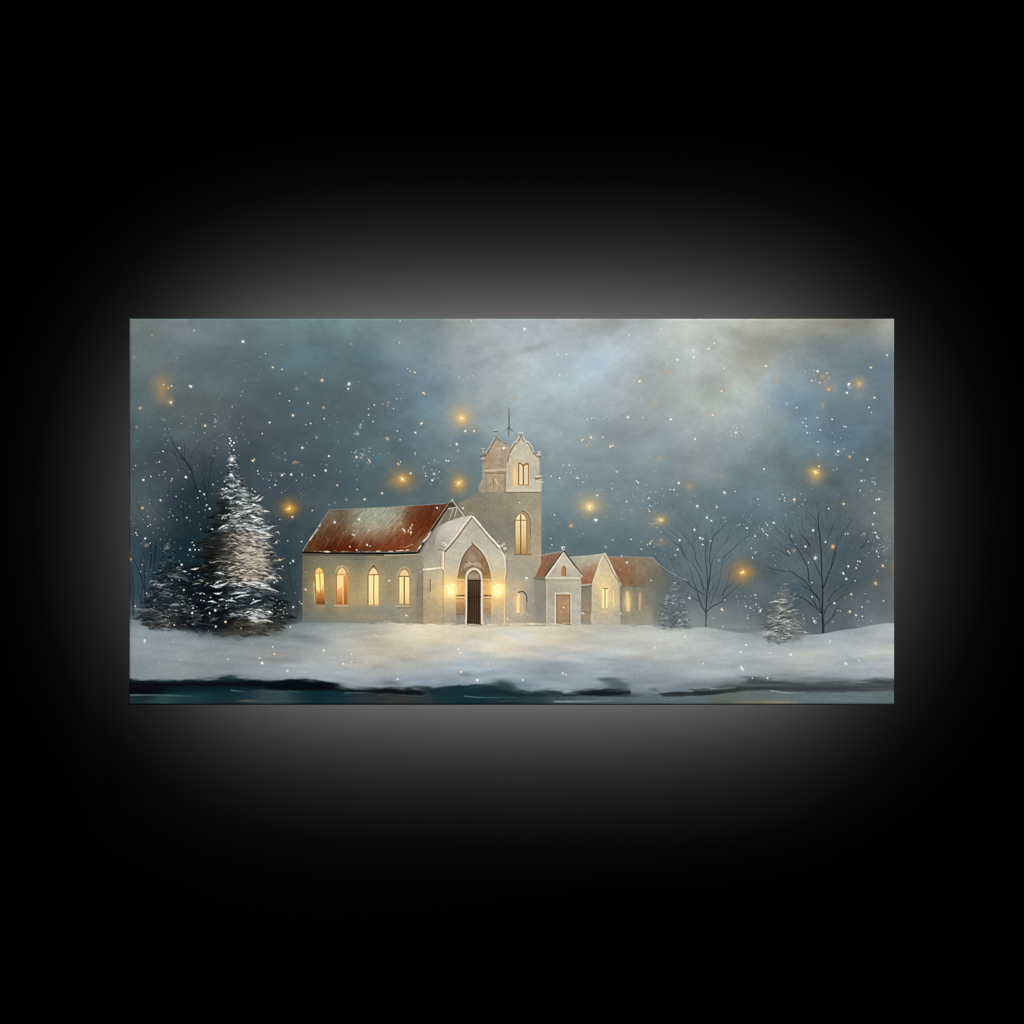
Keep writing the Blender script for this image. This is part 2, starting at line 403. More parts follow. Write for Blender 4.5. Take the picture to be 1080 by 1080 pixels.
for i in range(160):
    th = rng.uniform(-2.8, -.35); r = rng.uniform(52, 108)
    twigs(867 + math.cos(th) * r * .62, 645 + math.sin(th) * r, th + rng.normal(0, .25), rng.uniform(8, 17), .7, (60, 76, 86), .42, 1, None, .3)

# --- soft glowing lights in the air
GL = [(172, 410, 11, 17, (206, 152, 88), .62), (180, 424, 4, 4, (222, 170, 110), .8), (305.5, 536, 11, 10, (226, 150, 44), .95),
      (487, 441, 13, 13, (232, 188, 116), .9), (425, 506, 15, 13, (206, 152, 76), .85), (484, 510, 11, 12, (216, 164, 86), .9),
      (622, 534, 16, 13, (228, 190, 120), .85), (696, 548, 11, 8, (206, 172, 118), .55), (860, 500, 11, 12, (212, 172, 92), .85),
      (783, 604, 14, 13, (206, 148, 74), .95)]
for i, (x, y, rx, ry, c, a) in enumerate(GL):
    if i == 1: glow(x, y, rx, ry, c, .45); continue
    l = lab('light_glow:' + ['faint double amber glow high in the left corner of the sky', '', 'small deep orange glow beside the top left end of the church roof',
        'round amber glow highest and left of the bell tower', 'amber glow above the middle of the rusty nave roof', 'amber glow between the nave roof and the tower',
        'wide yellow glow in the sky just right of the tower', 'faint amber glow above the far annexe roof', 'yellow glow high on the right side of the sky',
        'orange glow beside the crown of the bare tree'][i])
    gc = np.array(c) * np.array([.96, .94, .98])
    glow(x + rng.normal(0, .6), y + rng.normal(0, .6), rx * 1.05, ry * 1.05, gc, a * .5, 2.0, l, .32)
    glow(x, y, rx * .5, ry * .5, c, a * .55)
    for k in range(7):
        glow(x + rng.normal(0, rx * .45), y + rng.normal(0, ry * .45), rx * .35, ry * .3, gc, a * .14)
glow(622, 536, 3, 3, (250, 224, 160), .6)
for x, y, r, c in [(487, 441, 3.2, (255, 222, 150)), (424.5, 505, 3.4, (252, 206, 110)), (484, 509.5, 3.4, (252, 206, 110)), (305.5, 536.5, 3.4, (250, 190, 80)),
                   (783.5, 603.5, 2.6, (255, 226, 150)), (860, 498, 3.2, (250, 214, 140)), (622, 534, 3.4, (255, 234, 170)), (696.5, 548.5, 2.6, (250, 206, 130))]:
    glow(x, y, r * 1.2, r * 1.1, c, .7, 1.8)
    for k in range(5):
        th = rng.uniform(0, 6.28); line([(x, y), (x + math.cos(th) * r * 1.6, y + math.sin(th) * r * 1.3)], 1., .3, (255, 232, 170), .7)
    flake(x, y, .9, (255, 246, 214))
glow(868, 400, 9, 8, (150, 140, 130), .6); glow(874, 409, 5, 5, (170, 140, 120), .5); glow(906, 405, 9, 8, (176, 162, 138), .6); glow(906, 405, 4, 4, (214, 164, 112), .7)
glow(906, 417, 11, 8, (134, 150, 150), .5); glow(944, 597, 5, 9, (150, 110, 76), .7); glow(727, 513, 6, 6, (170, 140, 120), .5)
glow(136, 587, 3, 10, (120, 84, 56), .5); glow(698, 572, 7, 5, (140, 128, 112), .5)
line(curve([(688, 546.5), (697, 548.5), (706, 542)], 5), 1.3, .4, (190, 166, 130), .4)
line(curve([(687, 553), (696, 549), (703, 541)], 5), 1.3, .5, (206, 176, 130), .5)

# --- snow field
SNX = [140, 190, 240, 290, 340, 390, 440, 490, 540, 590, 640, 690, 740, 790, 840, 890, 940]
SNY = [652, 664, 675, 690, 703, 712, 720, 730]
SNROWS = [
 '707c82 5a666c 3a4448 4c565a 7e8686 8e9088 b0aa9a b8b0a4 c0b8aa b6b2a8 b0b2ae a8aca8 9aa0a0 7e888c 5c686e 707a80 969ea2',
 '869298 7a868c 50585c 6e787a 9aa2a4 aaaaa2 e0d4bc dcd0b8 d6ccb6 ccc2ae bcbab2 b4b8b4 a8aeb0 8c969a 7a868c 8c969a a6aeb2',
 '8e98a0 8a949a 768084 828a8c 94989a b4aea0 dccfb6 cac4b6 d8cebc cabfae b6b4ae b8bab6 b0b4b6 a0a8ac a2a8ae a0a8ae acb0b4',
 '868f98 8a9498 8a9096 868888 9ca0a4 b4b0a4 bcb4a8 b6b8b8 c0bcb0 b2b6b8 acb2b6 b6b6b4 acb0b2 a6acb2 acb0b2 a8aeb2 b0b4b6',
 '808c94 868e92 868e94 90969c a2a6aa acaaa2 aeb0ae 9caab4 9ca6ac 8c98a2 98a2a8 98a2a8 a2aaae 9aa0a6 a4a6a6 98a0a6 a4aab0',
 '7c8890 848c90 7e8890 8c969e 98a0a8 a2a6a8 9ca4ae 96a0aa 92a0ac 8894a0 94a0a8 8c989e 96a0a4 90989e 929aa0 8c969c 9ca2a8',
 '56666e 5c6c74 4a5c66 7e8a92 96a0ac 8c9aa6 8896a4 7c8c98 7e8e9a 8c98a2 7c8a92 8a9498 828c92 626c70 6e7a7e 5e686c 606a6c',
 '40525c 46565e 40525c 56666e 7e8a92 7c8a94 788894 6e7e8a 70808c 8a98a0 7c8a92 74828a 6e7a80 4c5658 566264 4c5658 4c5658']
L_SNOW = lab('snow_field:wide pale snow bank lit warm in front of the church door')
topy = np.interp(gx, [136, 165, 200, 230, 270, 300, 320, 360, 400, 440, 500, 540, 600, 660, 700, 745, 790, 830, 870, 900, 920, 944],
                 [653, 656, 662, 668, 668, 660, 655, 655.5, 657, 659, 660.5, 658.5, 659, 660, 661, 661.5, 668, 672, 667, 662.5, 659, 656])[None, :]
sn = hexgrid(SNX, SNY, SNROWS, 0, 0)(XX + noise(40, 9, 3, 21) * 9, YY + noise(40, 10, 3, 22) * 2.6)
sn = grade(soften(sn, 4), 1.08, (1.04, 1.035, 1.02)) * (1 + .045 * noise(60, 12, 3, 25))[..., None] * (1 + .03 * noise(40, 7, 3, 23) + .015 * TEX)[..., None]
softy = np.interp(gx, [136, 200, 240, 300, 330, 420, 600, 700, 760, 800, 860, 944], [4, 5, 7, 6, 4, 1.6, 1.6, 1.6, 3.5, 4, 2.2, 2.6])[None, :]
al = np.clip((YY - topy - noise(20, 6, 2, 24) * .6) / softy + .5, 0, 1).astype(np.float32)
al = al * al * (3 - 2 * al)
SNOW_TOP = al.copy()
lay(slice(None), slice(None), al, sn, L_SNOW)
# mist above the snow line
for x, y, rx, ry, c, a in [(760, 657, 40, 9, (120, 128, 130), .5), (820, 668, 22, 6, (146, 152, 156), .4), (165, 652, 34, 6, (104, 114, 120), .45), (716, 658, 30, 5, (150, 154, 154), .3)]:
    streak(x, y, rx, ry, c, a)

# --- church
BW = (168, 162, 148)
L_CH = lab('church'); L_TW = lab('tower'); L_AN = lab('annexe')
# mass behind porch, joining nave and tower
poly([(484, 530), (497, 524), (506, 517), (512, 520), (534, 520), (534, 662), (486, 662)], vgrad((520, (132, 126, 112)), (560, (128, 124, 114)), (600, (150, 146, 134))), .95, 2.2, L_CH, .03)
streak(495, 534, 9, 5, (150, 122, 90), .6, .3); streak(523, 524, 10, 5, (146, 112, 70), .7)
streak(520, 570, 9, 24, (116, 118, 110), .5, .1)
# tower shaft
poly([(512, 519), (571, 519), (571, 600), (577, 612), (577, 661), (530, 661), (530, 560), (513, 545)],
     field([(540, 525, (146, 138, 118)), (560, 525, (158, 150, 130)), (525, 540, (130, 126, 112)), (538, 560, (122, 122, 112)), (566, 560, (164, 152, 130)), (566, 590, (158, 148, 126)),
            (545, 600, (160, 154, 140)), (538, 630, (170, 164, 148)), (550, 650, (178, 168, 148)), (568, 640, (134, 134, 126)), (574, 620, (128, 128, 118)), (560, 615, (160, 156, 146)), (566, 575, (170, 158, 134))], 11), 1, .5, L_TW, .03)
# tower top storey, left gable
poly([(505, 519), (506, 510), (509.5, 505), (509.5, 484), (512, 481), (517, 473), (521, 465), (523.5, 462), (530, 466.5), (539, 471), (537, 519)],
     field([(520, 478, (172, 160, 140)), (530, 485, (156, 146, 128)), (515, 500, (164, 152, 132)), (522, 508, (176, 160, 130)), (530, 515, (160, 146, 120)), (508, 512, (150, 144, 132)), (516, 484, (152, 130, 106))], 6), 1, .6, L_TW, .05)
line([(512.5, 496.5), (533.5, 495)], 1.8, 1.8, (196, 180, 152), .9); line([(512, 499), (533.5, 499)], 1.4, 1.4, (128, 106, 82), .85)
line([(513, 501), (513, 519)], 1.2, 1.2, (140, 124, 104), .6); line([(532.5, 501), (532.5, 519)], 1.6, 1.6, (130, 118, 100), .6)
line([(520.3, 505), (520.3, 510.5)], 1, 1, (116, 92, 62), .8); line([(523, 506), (524.5, 510.5)], 1, .8, (230, 208, 160), .9)
line(curve([(523, 462.5), (518, 471), (513.5, 478.5), (509, 481.5)], 5), 1.5, 1.5, (112, 94, 76), .9); line(curve([(522, 461.5), (517, 470), (512, 478.5)], 5), .9, .9, (212, 204, 186), .8)
line(curve([(524.5, 462.5), (529, 466), (534, 468.5)], 5), 1.4, .8, (116, 98, 80), .8)
line([(507.5, 481.5), (512, 480)], 1.6, 1.6, (104, 92, 80), .9); line([(508, 486.8), (511.5, 486)], 1.3, 1.3, (126, 108, 92), .9); line([(508, 484), (511, 483.4)], 1.6, 1.6, (200, 196, 184), .8)
line([(507.5, 475), (510.5, 474.5)], 1.3, 1.1, (140, 126, 116), .8); line([(508, 473.4), (511, 473)], 1., 1., (206, 206, 200), .7); line([(509.4, 475), (509.6, 480)], 1., 1., (160, 156, 146), .6)
line([(521, 455.3), (524.5, 455)], 1.2, 1., (112, 100, 90), .8); line([(520.5, 453.7), (524, 453.6)], .9, .9, (196, 198, 196), .6); line([(522.3, 456), (522.6, 462)], .9, 1.1, (150, 148, 140), .6)
flake(531.5, 472.5, 1.2, (250, 248, 240))
line([(509.3, 487), (509, 505), (505.5, 516)], .9, .9, (190, 186, 174), .5)
# right gable of the tower
poly([(549.5, 459.5), (552, 463.4), (556.5, 467.2), (559.6, 470.6), (562, 476.6), (565.4, 480), (569, 482), (569.5, 503), (571.5, 507.5), (571, 519.3), (534.5, 519.3), (534.5, 490), (536, 481.5), (539.8, 473.4), (543.6, 467.6), (547, 465)],
     field([(550, 470, (188, 184, 170)), (560, 485, (192, 186, 170)), (540, 490, (190, 182, 160)), (538, 510, (186, 178, 158)), (565, 500, (176, 172, 160)), (564, 514, (190, 184, 168)), (550, 515, (196, 188, 168))], 7), 1, .5, L_TW, .03)
line(curve([(548.8, 462), (546.6, 465.6), (543.8, 467.6), (540.2, 473.2), (536.6, 480.8), (535.8, 487)], 5), 1.6, 1.1, (128, 100, 72), .9); line(curve([(547.8, 460.6), (545.4, 464.6), (542.6, 466.8), (539.2, 471.8)], 5), 1.1, .8, (226, 222, 208), .9)
line(curve([(550.8, 462), (553, 465.6), (556.6, 467.2), (559.6, 471), (562.2, 477.2), (565.6, 481), (569, 483)], 5), 1.5, 1.3, (124, 108, 90), .8); line(curve([(552, 461.8), (554, 464.8), (557.4, 466.4), (560.8, 470.8)], 5), 1.2, 1., (228, 226, 216), .9); line(curve([(560.8, 470.8), (563.4, 477)], 3), 1., .8, (216, 214, 204), .8)
line([(547.3, 456.4), (551.5, 456.6)], 1.2, 1.2, (218, 218, 212), .8); flake(549.5, 457.8, 1.3, (206, 198, 180)); line([(549.6, 458.5), (549.4, 461)], 2.2, 2.6, (150, 132, 108), .9); line([(547, 455), (551, 454.8)], .8, .8, (180, 182, 180), .6)
line([(567, 479.6), (569.5, 479.8)], 1.8, 1.8, (226, 222, 212), .9); line([(567.5, 476.5), (569.5, 476.5)], 1.3, 1.3, (206, 206, 200), .8); line([(568, 481), (569.8, 482)], 1.3, 1.3, (116, 104, 90), .9)
line([(565, 504.8), (571.5, 503.8)], 1.8, 1.8, (122, 102, 82), .9); line([(566, 502.6), (571.5, 502.4)], 1.4, 1.4, (220, 212, 192), .9); line([(566, 508), (572.5, 508.2)], 1.5, 1.5, (206, 200, 186), .9)
line([(534.5, 516.8), (570.5, 516.8)], 1.6, 1.6, (206, 198, 180), .8); line([(533, 519.4), (570, 519.2)], 1.1, 1.1, (112, 104, 86), .9)
line([(534.8, 488), (534.8, 517)], 1., 1., (210, 200, 178), .7); line([(535.8, 484), (536, 500)], .8, .6, (150, 130, 106), .5)
glow(543, 501, 3.4, 14, (240, 200, 138), .85, 2.6); glow(545, 506, 3, 8, (238, 196, 130), .4)
L_W1 = lab('window:small twin lancet window near the top of the tower')
poly([(546.5, 488.6), (548.5, 487.6), (551.8, 490), (555.6, 487.8), (557.8, 489), (557.8, 511.6), (546.5, 511.8)], (146, 106, 62), .95, .4, L_W1)
poly([(547.8, 490), (549, 489.6), (551.2, 492), (551.2, 511), (547.8, 511)], (226, 214, 180), .95, .4); poly([(552.8, 492), (555.2, 489.8), (556.8, 491), (556.8, 511), (552.8, 511)], (220, 206, 168), .95, .4)
line([(549.4, 492), (549.4, 511)], .5, .5, (190, 166, 120), .5); line([(547, 511.6), (557.5, 511.6)], .9, .9, (190, 130, 66), .9)
for x, y, r, c in [(509.6, 476.5, 1.3, (190, 184, 170)), (522.8, 457.6, 1.2, (184, 182, 172)), (523.4, 460, 1.5, (160, 146, 126)), (568.6, 478.2, 1.5, (206, 200, 186)), (569, 484, 1.3, (176, 166, 148)), (571.5, 505.6, 1.2, (190, 180, 160)), (545.2, 466.4, 1.2, (214, 208, 194)), (554.6, 466.2, 1.2, (216, 212, 200)),
                   (561.6, 476.4, 1.1, (212, 206, 192)), (509, 482.6, 1.2, (190, 184, 170)), (538, 479.4, 1.1, (206, 198, 180)), (517, 471.4, 1., (198, 190, 172)), (529.5, 466.8, 1.1, (186, 176, 158))]:
    flake(x, y, r, c, .8); flake(x + .3, y + r * 1.1, .6, (112, 96, 78), .6)
# weather vane
L_V = lab('spire_rod:thin dark rod with side prongs above the tower')
line([(536.8, 431), (537, 451)], .9, 1.5, (70, 82, 86), .85, L_V); line([(536.7, 451), (536.5, 461)], 1.5, .7, (76, 82, 82), .8, L_V)
line([(537, 450.5), (533, 454.5)], 1.1, .6, (84, 94, 96), .8, L_V); line([(537.4, 451), (540.6, 455)], 1.1, .8, (76, 86, 88), .8, L_V); line([(533, 449), (535, 451)], .5, .4, (110, 120, 124), .5)
# tower arched window
L_W2 = lab('window:tall round arched window in the middle of the tower')
A = [(543, 584.5), (543, 549), (544.2, 545), (546.5, 542), (549.5, 540.6), (553, 540.3), (556, 542.6), (558.4, 546.5), (559.4, 552), (559.8, 584.5)]
poly(A, (160, 138, 104), .95, .5, L_W2)
poly([(543.4, 583), (543.4, 549), (545, 545), (549, 541.6), (553, 543), (555.4, 547), (555.8, 583)], vgrad((542, (228, 214, 176)), (560, (222, 200, 148)), (572, (206, 176, 116)), (583, (168, 138, 84))), 1, .4)
line([(549.2, 543), (549.2, 583)], 1.3, 1.3, (118, 84, 48), .9); line([(543.4, 548.6), (555.4, 548.6)], 1., 1., (128, 98, 62), .85)
for x in (543.4, 555.6): line([(x, 549), (x, 583)], 1., 1., (140, 104, 62), .85)
for y in (556, 563, 570): line([(544, y), (555, y)], .5, .5, (170, 136, 88), .5)
for x in (546.3, 552.4): line([(x, 550), (x, 582)], .5, .5, (190, 160, 108), .5)
line(curve([(543.4, 549), (545, 544.6), (549, 541.2), (553, 543), (555.5, 548)], 5), .9, .9, (150, 118, 74), .85)
line(curve([(550, 538.8), (555, 540.4), (558.2, 545), (559.2, 551), (559.6, 566)], 5), 1.2, .7, (112, 90, 64), .85); line(curve([(552, 537.4), (557, 540.6), (560, 546)], 5), .7, .7, (206, 198, 176), .7)
line([(543, 584.6), (560, 584.8)], 1.4, 1.4, (120, 96, 60), .8)
# low arched window of the tower
glow(546.5, 633, 5.5, 16, (240, 196, 134), .8, 2.4); glow(550, 617, 12, 9, (190, 170, 140), .5)
L_W3 = lab('window:low arched window at the foot of the tower, half lit')
poly([(544.8, 646), (544.8, 629), (547, 625), (550, 624), (553.5, 626), (555.3, 630.5), (555.3, 646)], (172, 162, 144), .95, .5, L_W3)
poly([(544.6, 646), (544.8, 630), (546.6, 626), (548.4, 626), (548.2, 646)], (252, 212, 150), .95, .6)
poly([(548.6, 628), (550.8, 626.5), (552.6, 645.5), (548.8, 645.5)], (206, 180, 142), .8, .5)
line(curve([(547, 624.6), (550.4, 623.6), (553.4, 625), (555.3, 629), (555.6, 634)], 5), 1.4, 1.2, (84, 74, 60), .9); line([(555.5, 633), (555.3, 646)], 1.1, .8, (122, 108, 86), .7); line([(549, 646.2), (556, 646.2)], .7, .7, (210, 198, 172), .7)
# nave wall
naw = field([(325, 590, (98, 98, 88)), (325, 620, (112, 106, 90)), (322, 645, (110, 108, 98)), (350, 590, (112, 112, 98)), (345, 648, (128, 126, 110)), (375, 590, (104, 108, 96)), (400, 590, (124, 120, 104)),
             (375, 610, (140, 130, 104)), (355, 625, (132, 118, 90)), (375, 630, (160, 144, 108)), (384, 640, (168, 146, 106)), (410, 605, (126, 122, 108)), (410, 625, (140, 130, 104)), (395, 644, (126, 126, 116)), (415, 645, (130, 132, 122)),
             (435, 595, (132, 128, 112)), (440, 620, (140, 132, 110)), (435, 650, (150, 140, 116)), (400, 652, (138, 134, 120)), (370, 650, (120, 124, 112)), (330, 655, (108, 112, 106)), (444, 640, (130, 122, 104))], 9)
poly([(319, 582), (446, 583), (446, 660), (410, 658.5), (380, 657), (350, 656), (319, 655.5)], naw, 1, .8, L_CH, .03)
streak(322, 620, 4, 40, (92, 94, 86), .4)
line([(320, 585), (440, 585.4)], 2.2, 2.2, (62, 58, 48), .55); line([(352, 588), (395, 589)], 3.5, 3.5, (86, 96, 88), .35); line([(406, 585.4), (441, 584.8)], 1.6, 1.8, (176, 166, 144), .8)
# nave windows
def lancet(x0, x1, y0, y1, ys, glo, desc, left=(255, 226, 150), topc=(240, 200, 132), botc=(230, 190, 120), mull=None, slant=0., frame=(150, 116, 72)):
    xm = (x0 + x1) / 2
    for k in range(2): glow(xm, (y0 + y1) / 2, (x1 - x0) * (1.0 + .5 * k), (y1 - y0) * .62, glo, .33, 2.2)
    l = lab('window:' + desc)
    sh = lambda x, y: (x + slant * (y - y0) / (y1 - y0), y)
    P = [sh(x0 - .8, y1), sh(x0 - .8, ys + 1), sh(x0 + (xm - x0) * .25, y0 + (ys - y0) * .35), sh(xm, y0 - .8), sh(x1 - (x1 - xm) * .25, y0 + (ys - y0) * .35), sh(x1 + .8, ys + 1), sh(x1 + .8, y1)]
    poly(P, frame, .75, .6, l)
    P = [sh(x0, y1 - .4), sh(x0, ys + 1), sh(x0 + (xm - x0) * .35, y0 + (ys - y0) * .4), sh(xm, y0 + .4), sh(x1 - (x1 - xm) * .35, y0 + (ys - y0) * .4), sh(x1, ys + 1), sh(x1, y1 - .4)]
    poly(P, vgrad((y0, topc), (ys, topc), (ys + 2, left), ((ys + y1) / 2, left), (y1, botc)), 1, .45)
    return sh, xm
sh, xm = lancet(332, 341, 598, 637, 604, (196, 160, 96), 'leftmost arched nave window, dark amber at its foot', topc=(238, 186, 108), left=(255, 224, 132), botc=(128, 78, 34), slant=1.6)
poly([sh(332.5, 637), sh(332.5, 622), (338, 626), sh(341, 616), sh(341, 637)], vgrad((616, (226, 160, 76)), (628, (180, 108, 48)), (637, (104, 64, 32))), .85, 1.6)
line([(337.3, 604), (338.2, 628)], .9, .9, (150, 110, 60), .8); line([(333, 605), (341, 603.5)], 1., 1., (196, 146, 84), .7); line([(332.4, 603), (333.4, 625)], .9, .9, (130, 96, 52), .7); line([(331, 614), (332, 634)], 1.2, .8, (206, 196, 160), .5)
sh, xm = lancet(355.5, 366, 598, 637.5, 606.5, (206, 170, 104), 'second nave window from the left, its right half deep amber', topc=(238, 196, 138), left=(252, 216, 144), botc=(160, 96, 44), frame=(190, 150, 100))
poly([(362.4, 637), (362.4, 607), (366.4, 606), (366.6, 637)], vgrad((605, (220, 150, 80)), (618, (196, 120, 52)), (637, (156, 88, 36))), .92, .7)
poly([(355.5, 637), (355.5, 622), (361.5, 618), (361.5, 637)], vgrad((618, (236, 180, 110)), (628, (204, 136, 72)), (637, (160, 98, 46))), .85, 1.5)
line([(362, 607), (362, 637)], .9, .9, (232, 196, 140), .8); line([(355.4, 606), (366.4, 605.4)], .9, .9, (170, 116, 62), .8); line([(357.6, 608), (357.8, 634)], .6, .6, (226, 176, 104), .7); line([(355, 607), (355, 636)], .9, .9, (146, 104, 60), .8)
line(curve([(354, 603), (356.5, 598.5), (360.8, 596.6), (365, 598.5), (367.5, 603)], 5), .9, .9, (206, 186, 146), .7)
line([(353.5, 638.6), (367, 639)], 1.6, 1.6, (196, 172, 138), .9); line([(354, 640.3), (367, 640.5)], .6, .6, (120, 96, 70), .7); glow(360, 644, 7, 5, (190, 158, 118), .6)
sh, xm = lancet(388.5, 399.5, 598, 638, 606, (212, 180, 116), 'third nave window from the left, bright cream with a pointed dark hood', topc=(242, 208, 146), left=(250, 228, 160), botc=(240, 206, 140))
line([(388.6, 606.2), (399.6, 605.8)], 1., 1., (140, 96, 48), .9); line([(394.4, 606), (394.4, 637.5)], 1.1, 1.1, (140, 98, 52), .85); line([(388.4, 607), (388.4, 637)], 1.1, 1.1, (120, 96, 64), .8); line([(391.3, 608), (391.3, 636)], .5, .5, (210, 176, 112), .8); line([(397.2, 608), (397.2, 636)], .5, .5, (210, 176, 112), .8); line([(399.8, 607), (399.8, 637)], .9, .9, (190, 152, 96), .8)
line([(394.2, 596.6), (391, 600.6), (388.4, 605)], 1.3, .8, (96, 74, 48), .85); line([(394.2, 596.6), (397, 600), (399.6, 604.6)], 1.3, .8, (110, 84, 54), .8); line([(390, 638.8), (399, 638.8)], .8, .8, (216, 196, 150), .8)
sh, xm = lancet(421, 432, 600, 637, 607.5, (206, 176, 120), 'nave window nearest the porch, pale cream with a stone sill', topc=(228, 196, 140), left=(246, 224, 160), botc=(222, 190, 130), frame=(160, 128, 86))
line([(420.8, 607.6), (432, 607.8)], 1.2, 1.2, (132, 92, 50), .85); line([(426.5, 608), (426.5, 637)], 1.8, 1.8, (142, 106, 62), .8); line([(421, 608), (421, 637)], .8, .8, (156, 124, 78), .8); line([(432, 608), (432, 636)], .8, .8, (170, 136, 84), .8)
for x in (423.6, 429.4): line([(x, 610), (x, 636)], .5, .5, (214, 182, 118), .7)
line(curve([(419.4, 606), (422, 600.5), (426.4, 597.6), (431, 600.5), (433.5, 606)], 5), .9, .9, (196, 178, 140), .7); line([(418.5, 639), (431.5, 639)], 1.3, 1.3, (184, 168, 138), .9); line([(419, 641), (431.5, 641)], .8, .8, (104, 90, 68), .8)
line([(419.6, 606), (420, 637)], .7, .7, (190, 176, 144), .5)
streak(398, 644, 24, 5, (122, 128, 122), .6); streak(354, 647, 20, 6, (116, 116, 100), .4)
# nave roof
L_RF = lab('roof:steep rusty red nave roof streaked with snow')
ROOF = [(319.5, 582), (325, 573), (330, 565), (338, 553), (347, 538), (365, 536.6), (395, 535.4), (430, 533.6), (455, 532.2), (475.5, 531), (470, 541), (461, 553), (452, 566), (446, 573), (440.5, 581.5)]
rf = field([(325, 578, (92, 70, 58)), (335, 575, (106, 62, 40)), (340, 560, (112, 88, 74)), (350, 545, (120, 108, 98)), (345, 578, (84, 38, 22)), (350, 565, (96, 56, 38)), (362, 545, (104, 84, 72)), (372, 540, (128, 122, 114)),
            (360, 560, (118, 84, 62)), (365, 576, (100, 44, 26)), (375, 552, (142, 130, 118)), (385, 545, (152, 154, 150)), (400, 540, (160, 160, 154)), (395, 552, (160, 160, 152)), (385, 562, (144, 120, 102)), (390, 575, (112, 58, 38)), (410, 548, (166, 164, 156)),
            (404, 562, (142, 112, 92)), (410, 574, (122, 66, 44)), (422, 538, (150, 146, 138)), (420, 552, (150, 118, 98)), (425, 565, (132, 76, 52)), (430, 577, (128, 62, 36)), (434, 545, (116, 64, 44)), (440, 536, (122, 88, 72)), (445, 552, (112, 54, 34)),
            (450, 540, (104, 52, 34)), (455, 545, (98, 48, 32)), (438, 565, (116, 60, 38)), (462, 537, (112, 70, 54)), (442, 574, (140, 110, 88))], 6.5)
poly(ROOF, lambda X, Y: np.clip((rf(X, Y) - .36) * 1.15 + .35, 0, 1) * np.array([.90, .93, .88], np.float32), 1, .5, L_RF, .05, ragged=.3)
# brush strokes running down the slope
def inside(P, x, y):
    r = False; n = len(P)
    for i in range(n):
        (xa, ya), (xb, yb) = P[i], P[(i + 1) % n]
        if (ya > y) != (yb > y) and x < (xb - xa) * (y - ya) / (yb - ya) + xa: r = not r
    return r
def slope_strokes(P, n, dx, dy, L, amp, a=.5, warm=1., w=.7):
    xs = [p[0] for p in P]; ys = [p[1] for p in P]; k = 0
    while k < n:
        x = rng.uniform(min(xs), max(xs)); y = rng.uniform(min(ys), max(ys)); l = L * rng.uniform(.4, 1.)
        q = math.hypot(dx, dy); x2 = x + dx / q * l; y2 = y + dy / q * l
        k += 1
        if not (inside(P, x, y) and inside(P, x2, y2)): continue
        ix = int((x - PX0) * SS); iy = int((y - PY0) * SS)
        v = rng.normal(0, amp); c = PIC[iy, ix] * 255 + v * np.array([1.1, .95, .85]) + np.array([1, -.2, -.8]) * rng.normal(0, amp * .25) * warm
        line([(x, y), ((x + x2) / 2 + rng.normal(0, .3), (y + y2) / 2), (x2, y2)], w, w * .5, np.clip(c, 8, 245), a)
slope_strokes(ROOF, 1900, -15, 24, 13, 20, .5)
for i in range(90):
    x = rng.uniform(372, 425); y = rng.uniform(537, 560)
    if inside(ROOF, x, y): line([(x, y), (x - 4 + rng.normal(0, 1), y + 4)], .8, .3, (206, 206, 200), .35)
line([(450, 574), (436, 580), (441, 576)], 1, .5, (150, 120, 96), .0)
line(curve([(435, 574), (428, 577), (421, 576.5)], 4), 1.2, .5, (196, 160, 130), .6)
line([(320, 582.6), (350, 583.2), (380, 583.4), (412, 583.8), (440, 583)], 2.0, 2.0, (24, 16, 12), .95)
for x in list(np.arange(322, 440, 2.4)):
    if rng.random() < .55: line([(x, 581.2 + rng.normal(0, .4)), (x + rng.uniform(1, 3), 581.4 + rng.normal(0, .4))], rng.uniform(.6, 1.3), .5, (168, 152, 138), rng.uniform(.3, .9))
for x, y in [(344, 581.5), (346, 582), (399, 581.2), (412, 581.5), (420, 580.8), (424, 580.4), (430, 580.2)]: line([(x - 1.5, y), (x + 2, y - .2)], 1.3, .8, (216, 200, 184), .8)
line([(319.6, 581), (326, 570), (332, 561), (340, 549), (347, 539)], 1.1, .8, (150, 148, 142), .7)
for x, y in [(328, 568), (329.5, 566), (332, 562.5), (334, 560), (327, 569.5), (337, 555)]: line([(x, y), (x + 1.4, y - 2.2)], 1.5, .8, (196, 198, 194), .8)
line(curve([(347, 537.6), (380, 536.2), (415, 534.2), (450, 532.4), (470, 531)], 5), .8, .8, (170, 160, 150), .5)
for x, y in [(426, 558), (427.5, 560), (433, 556), (435, 553), (434, 561), (431, 559)]: line([(x, y), (x - .8, y + 3)], 1.2, .6, (226, 206, 186), .8)
# gable end of the nave, buttress
GAB = [(475, 531), (489, 545), (497, 544), (500, 600), (467, 601), (446, 601), (443, 584), (452, 568), (462, 553), (470, 540)]
poly(GAB, field([(470, 545, (150, 146, 136)), (460, 560, (148, 142, 130)), (452, 575, (146, 140, 126)), (448, 592, (164, 158, 144)), (470, 560, (182, 180, 172)), (485, 550, (180, 178, 170)), (462, 585, (172, 168, 156)), (478, 565, (184, 182, 172)), (490, 548, (186, 184, 176))], 7), 1, .5, L_CH, .03)
poly([(472.4, 550), (476, 549.5), (497, 543.3), (498, 546), (486, 562), (472, 580), (464, 575), (458, 575), (460, 566), (466, 556)], field([(474, 552, (190, 188, 180)), (490, 547, (192, 190, 182)), (475, 572, (182, 180, 172)), (462, 570, (174, 172, 164))], 7), .9, .8, L_CH, .02)
poly([(477, 527.5), (489.5, 543.5), (487, 545), (472, 550), (466, 553), (462, 556)], (112, 104, 92), .9, .5, L_CH)
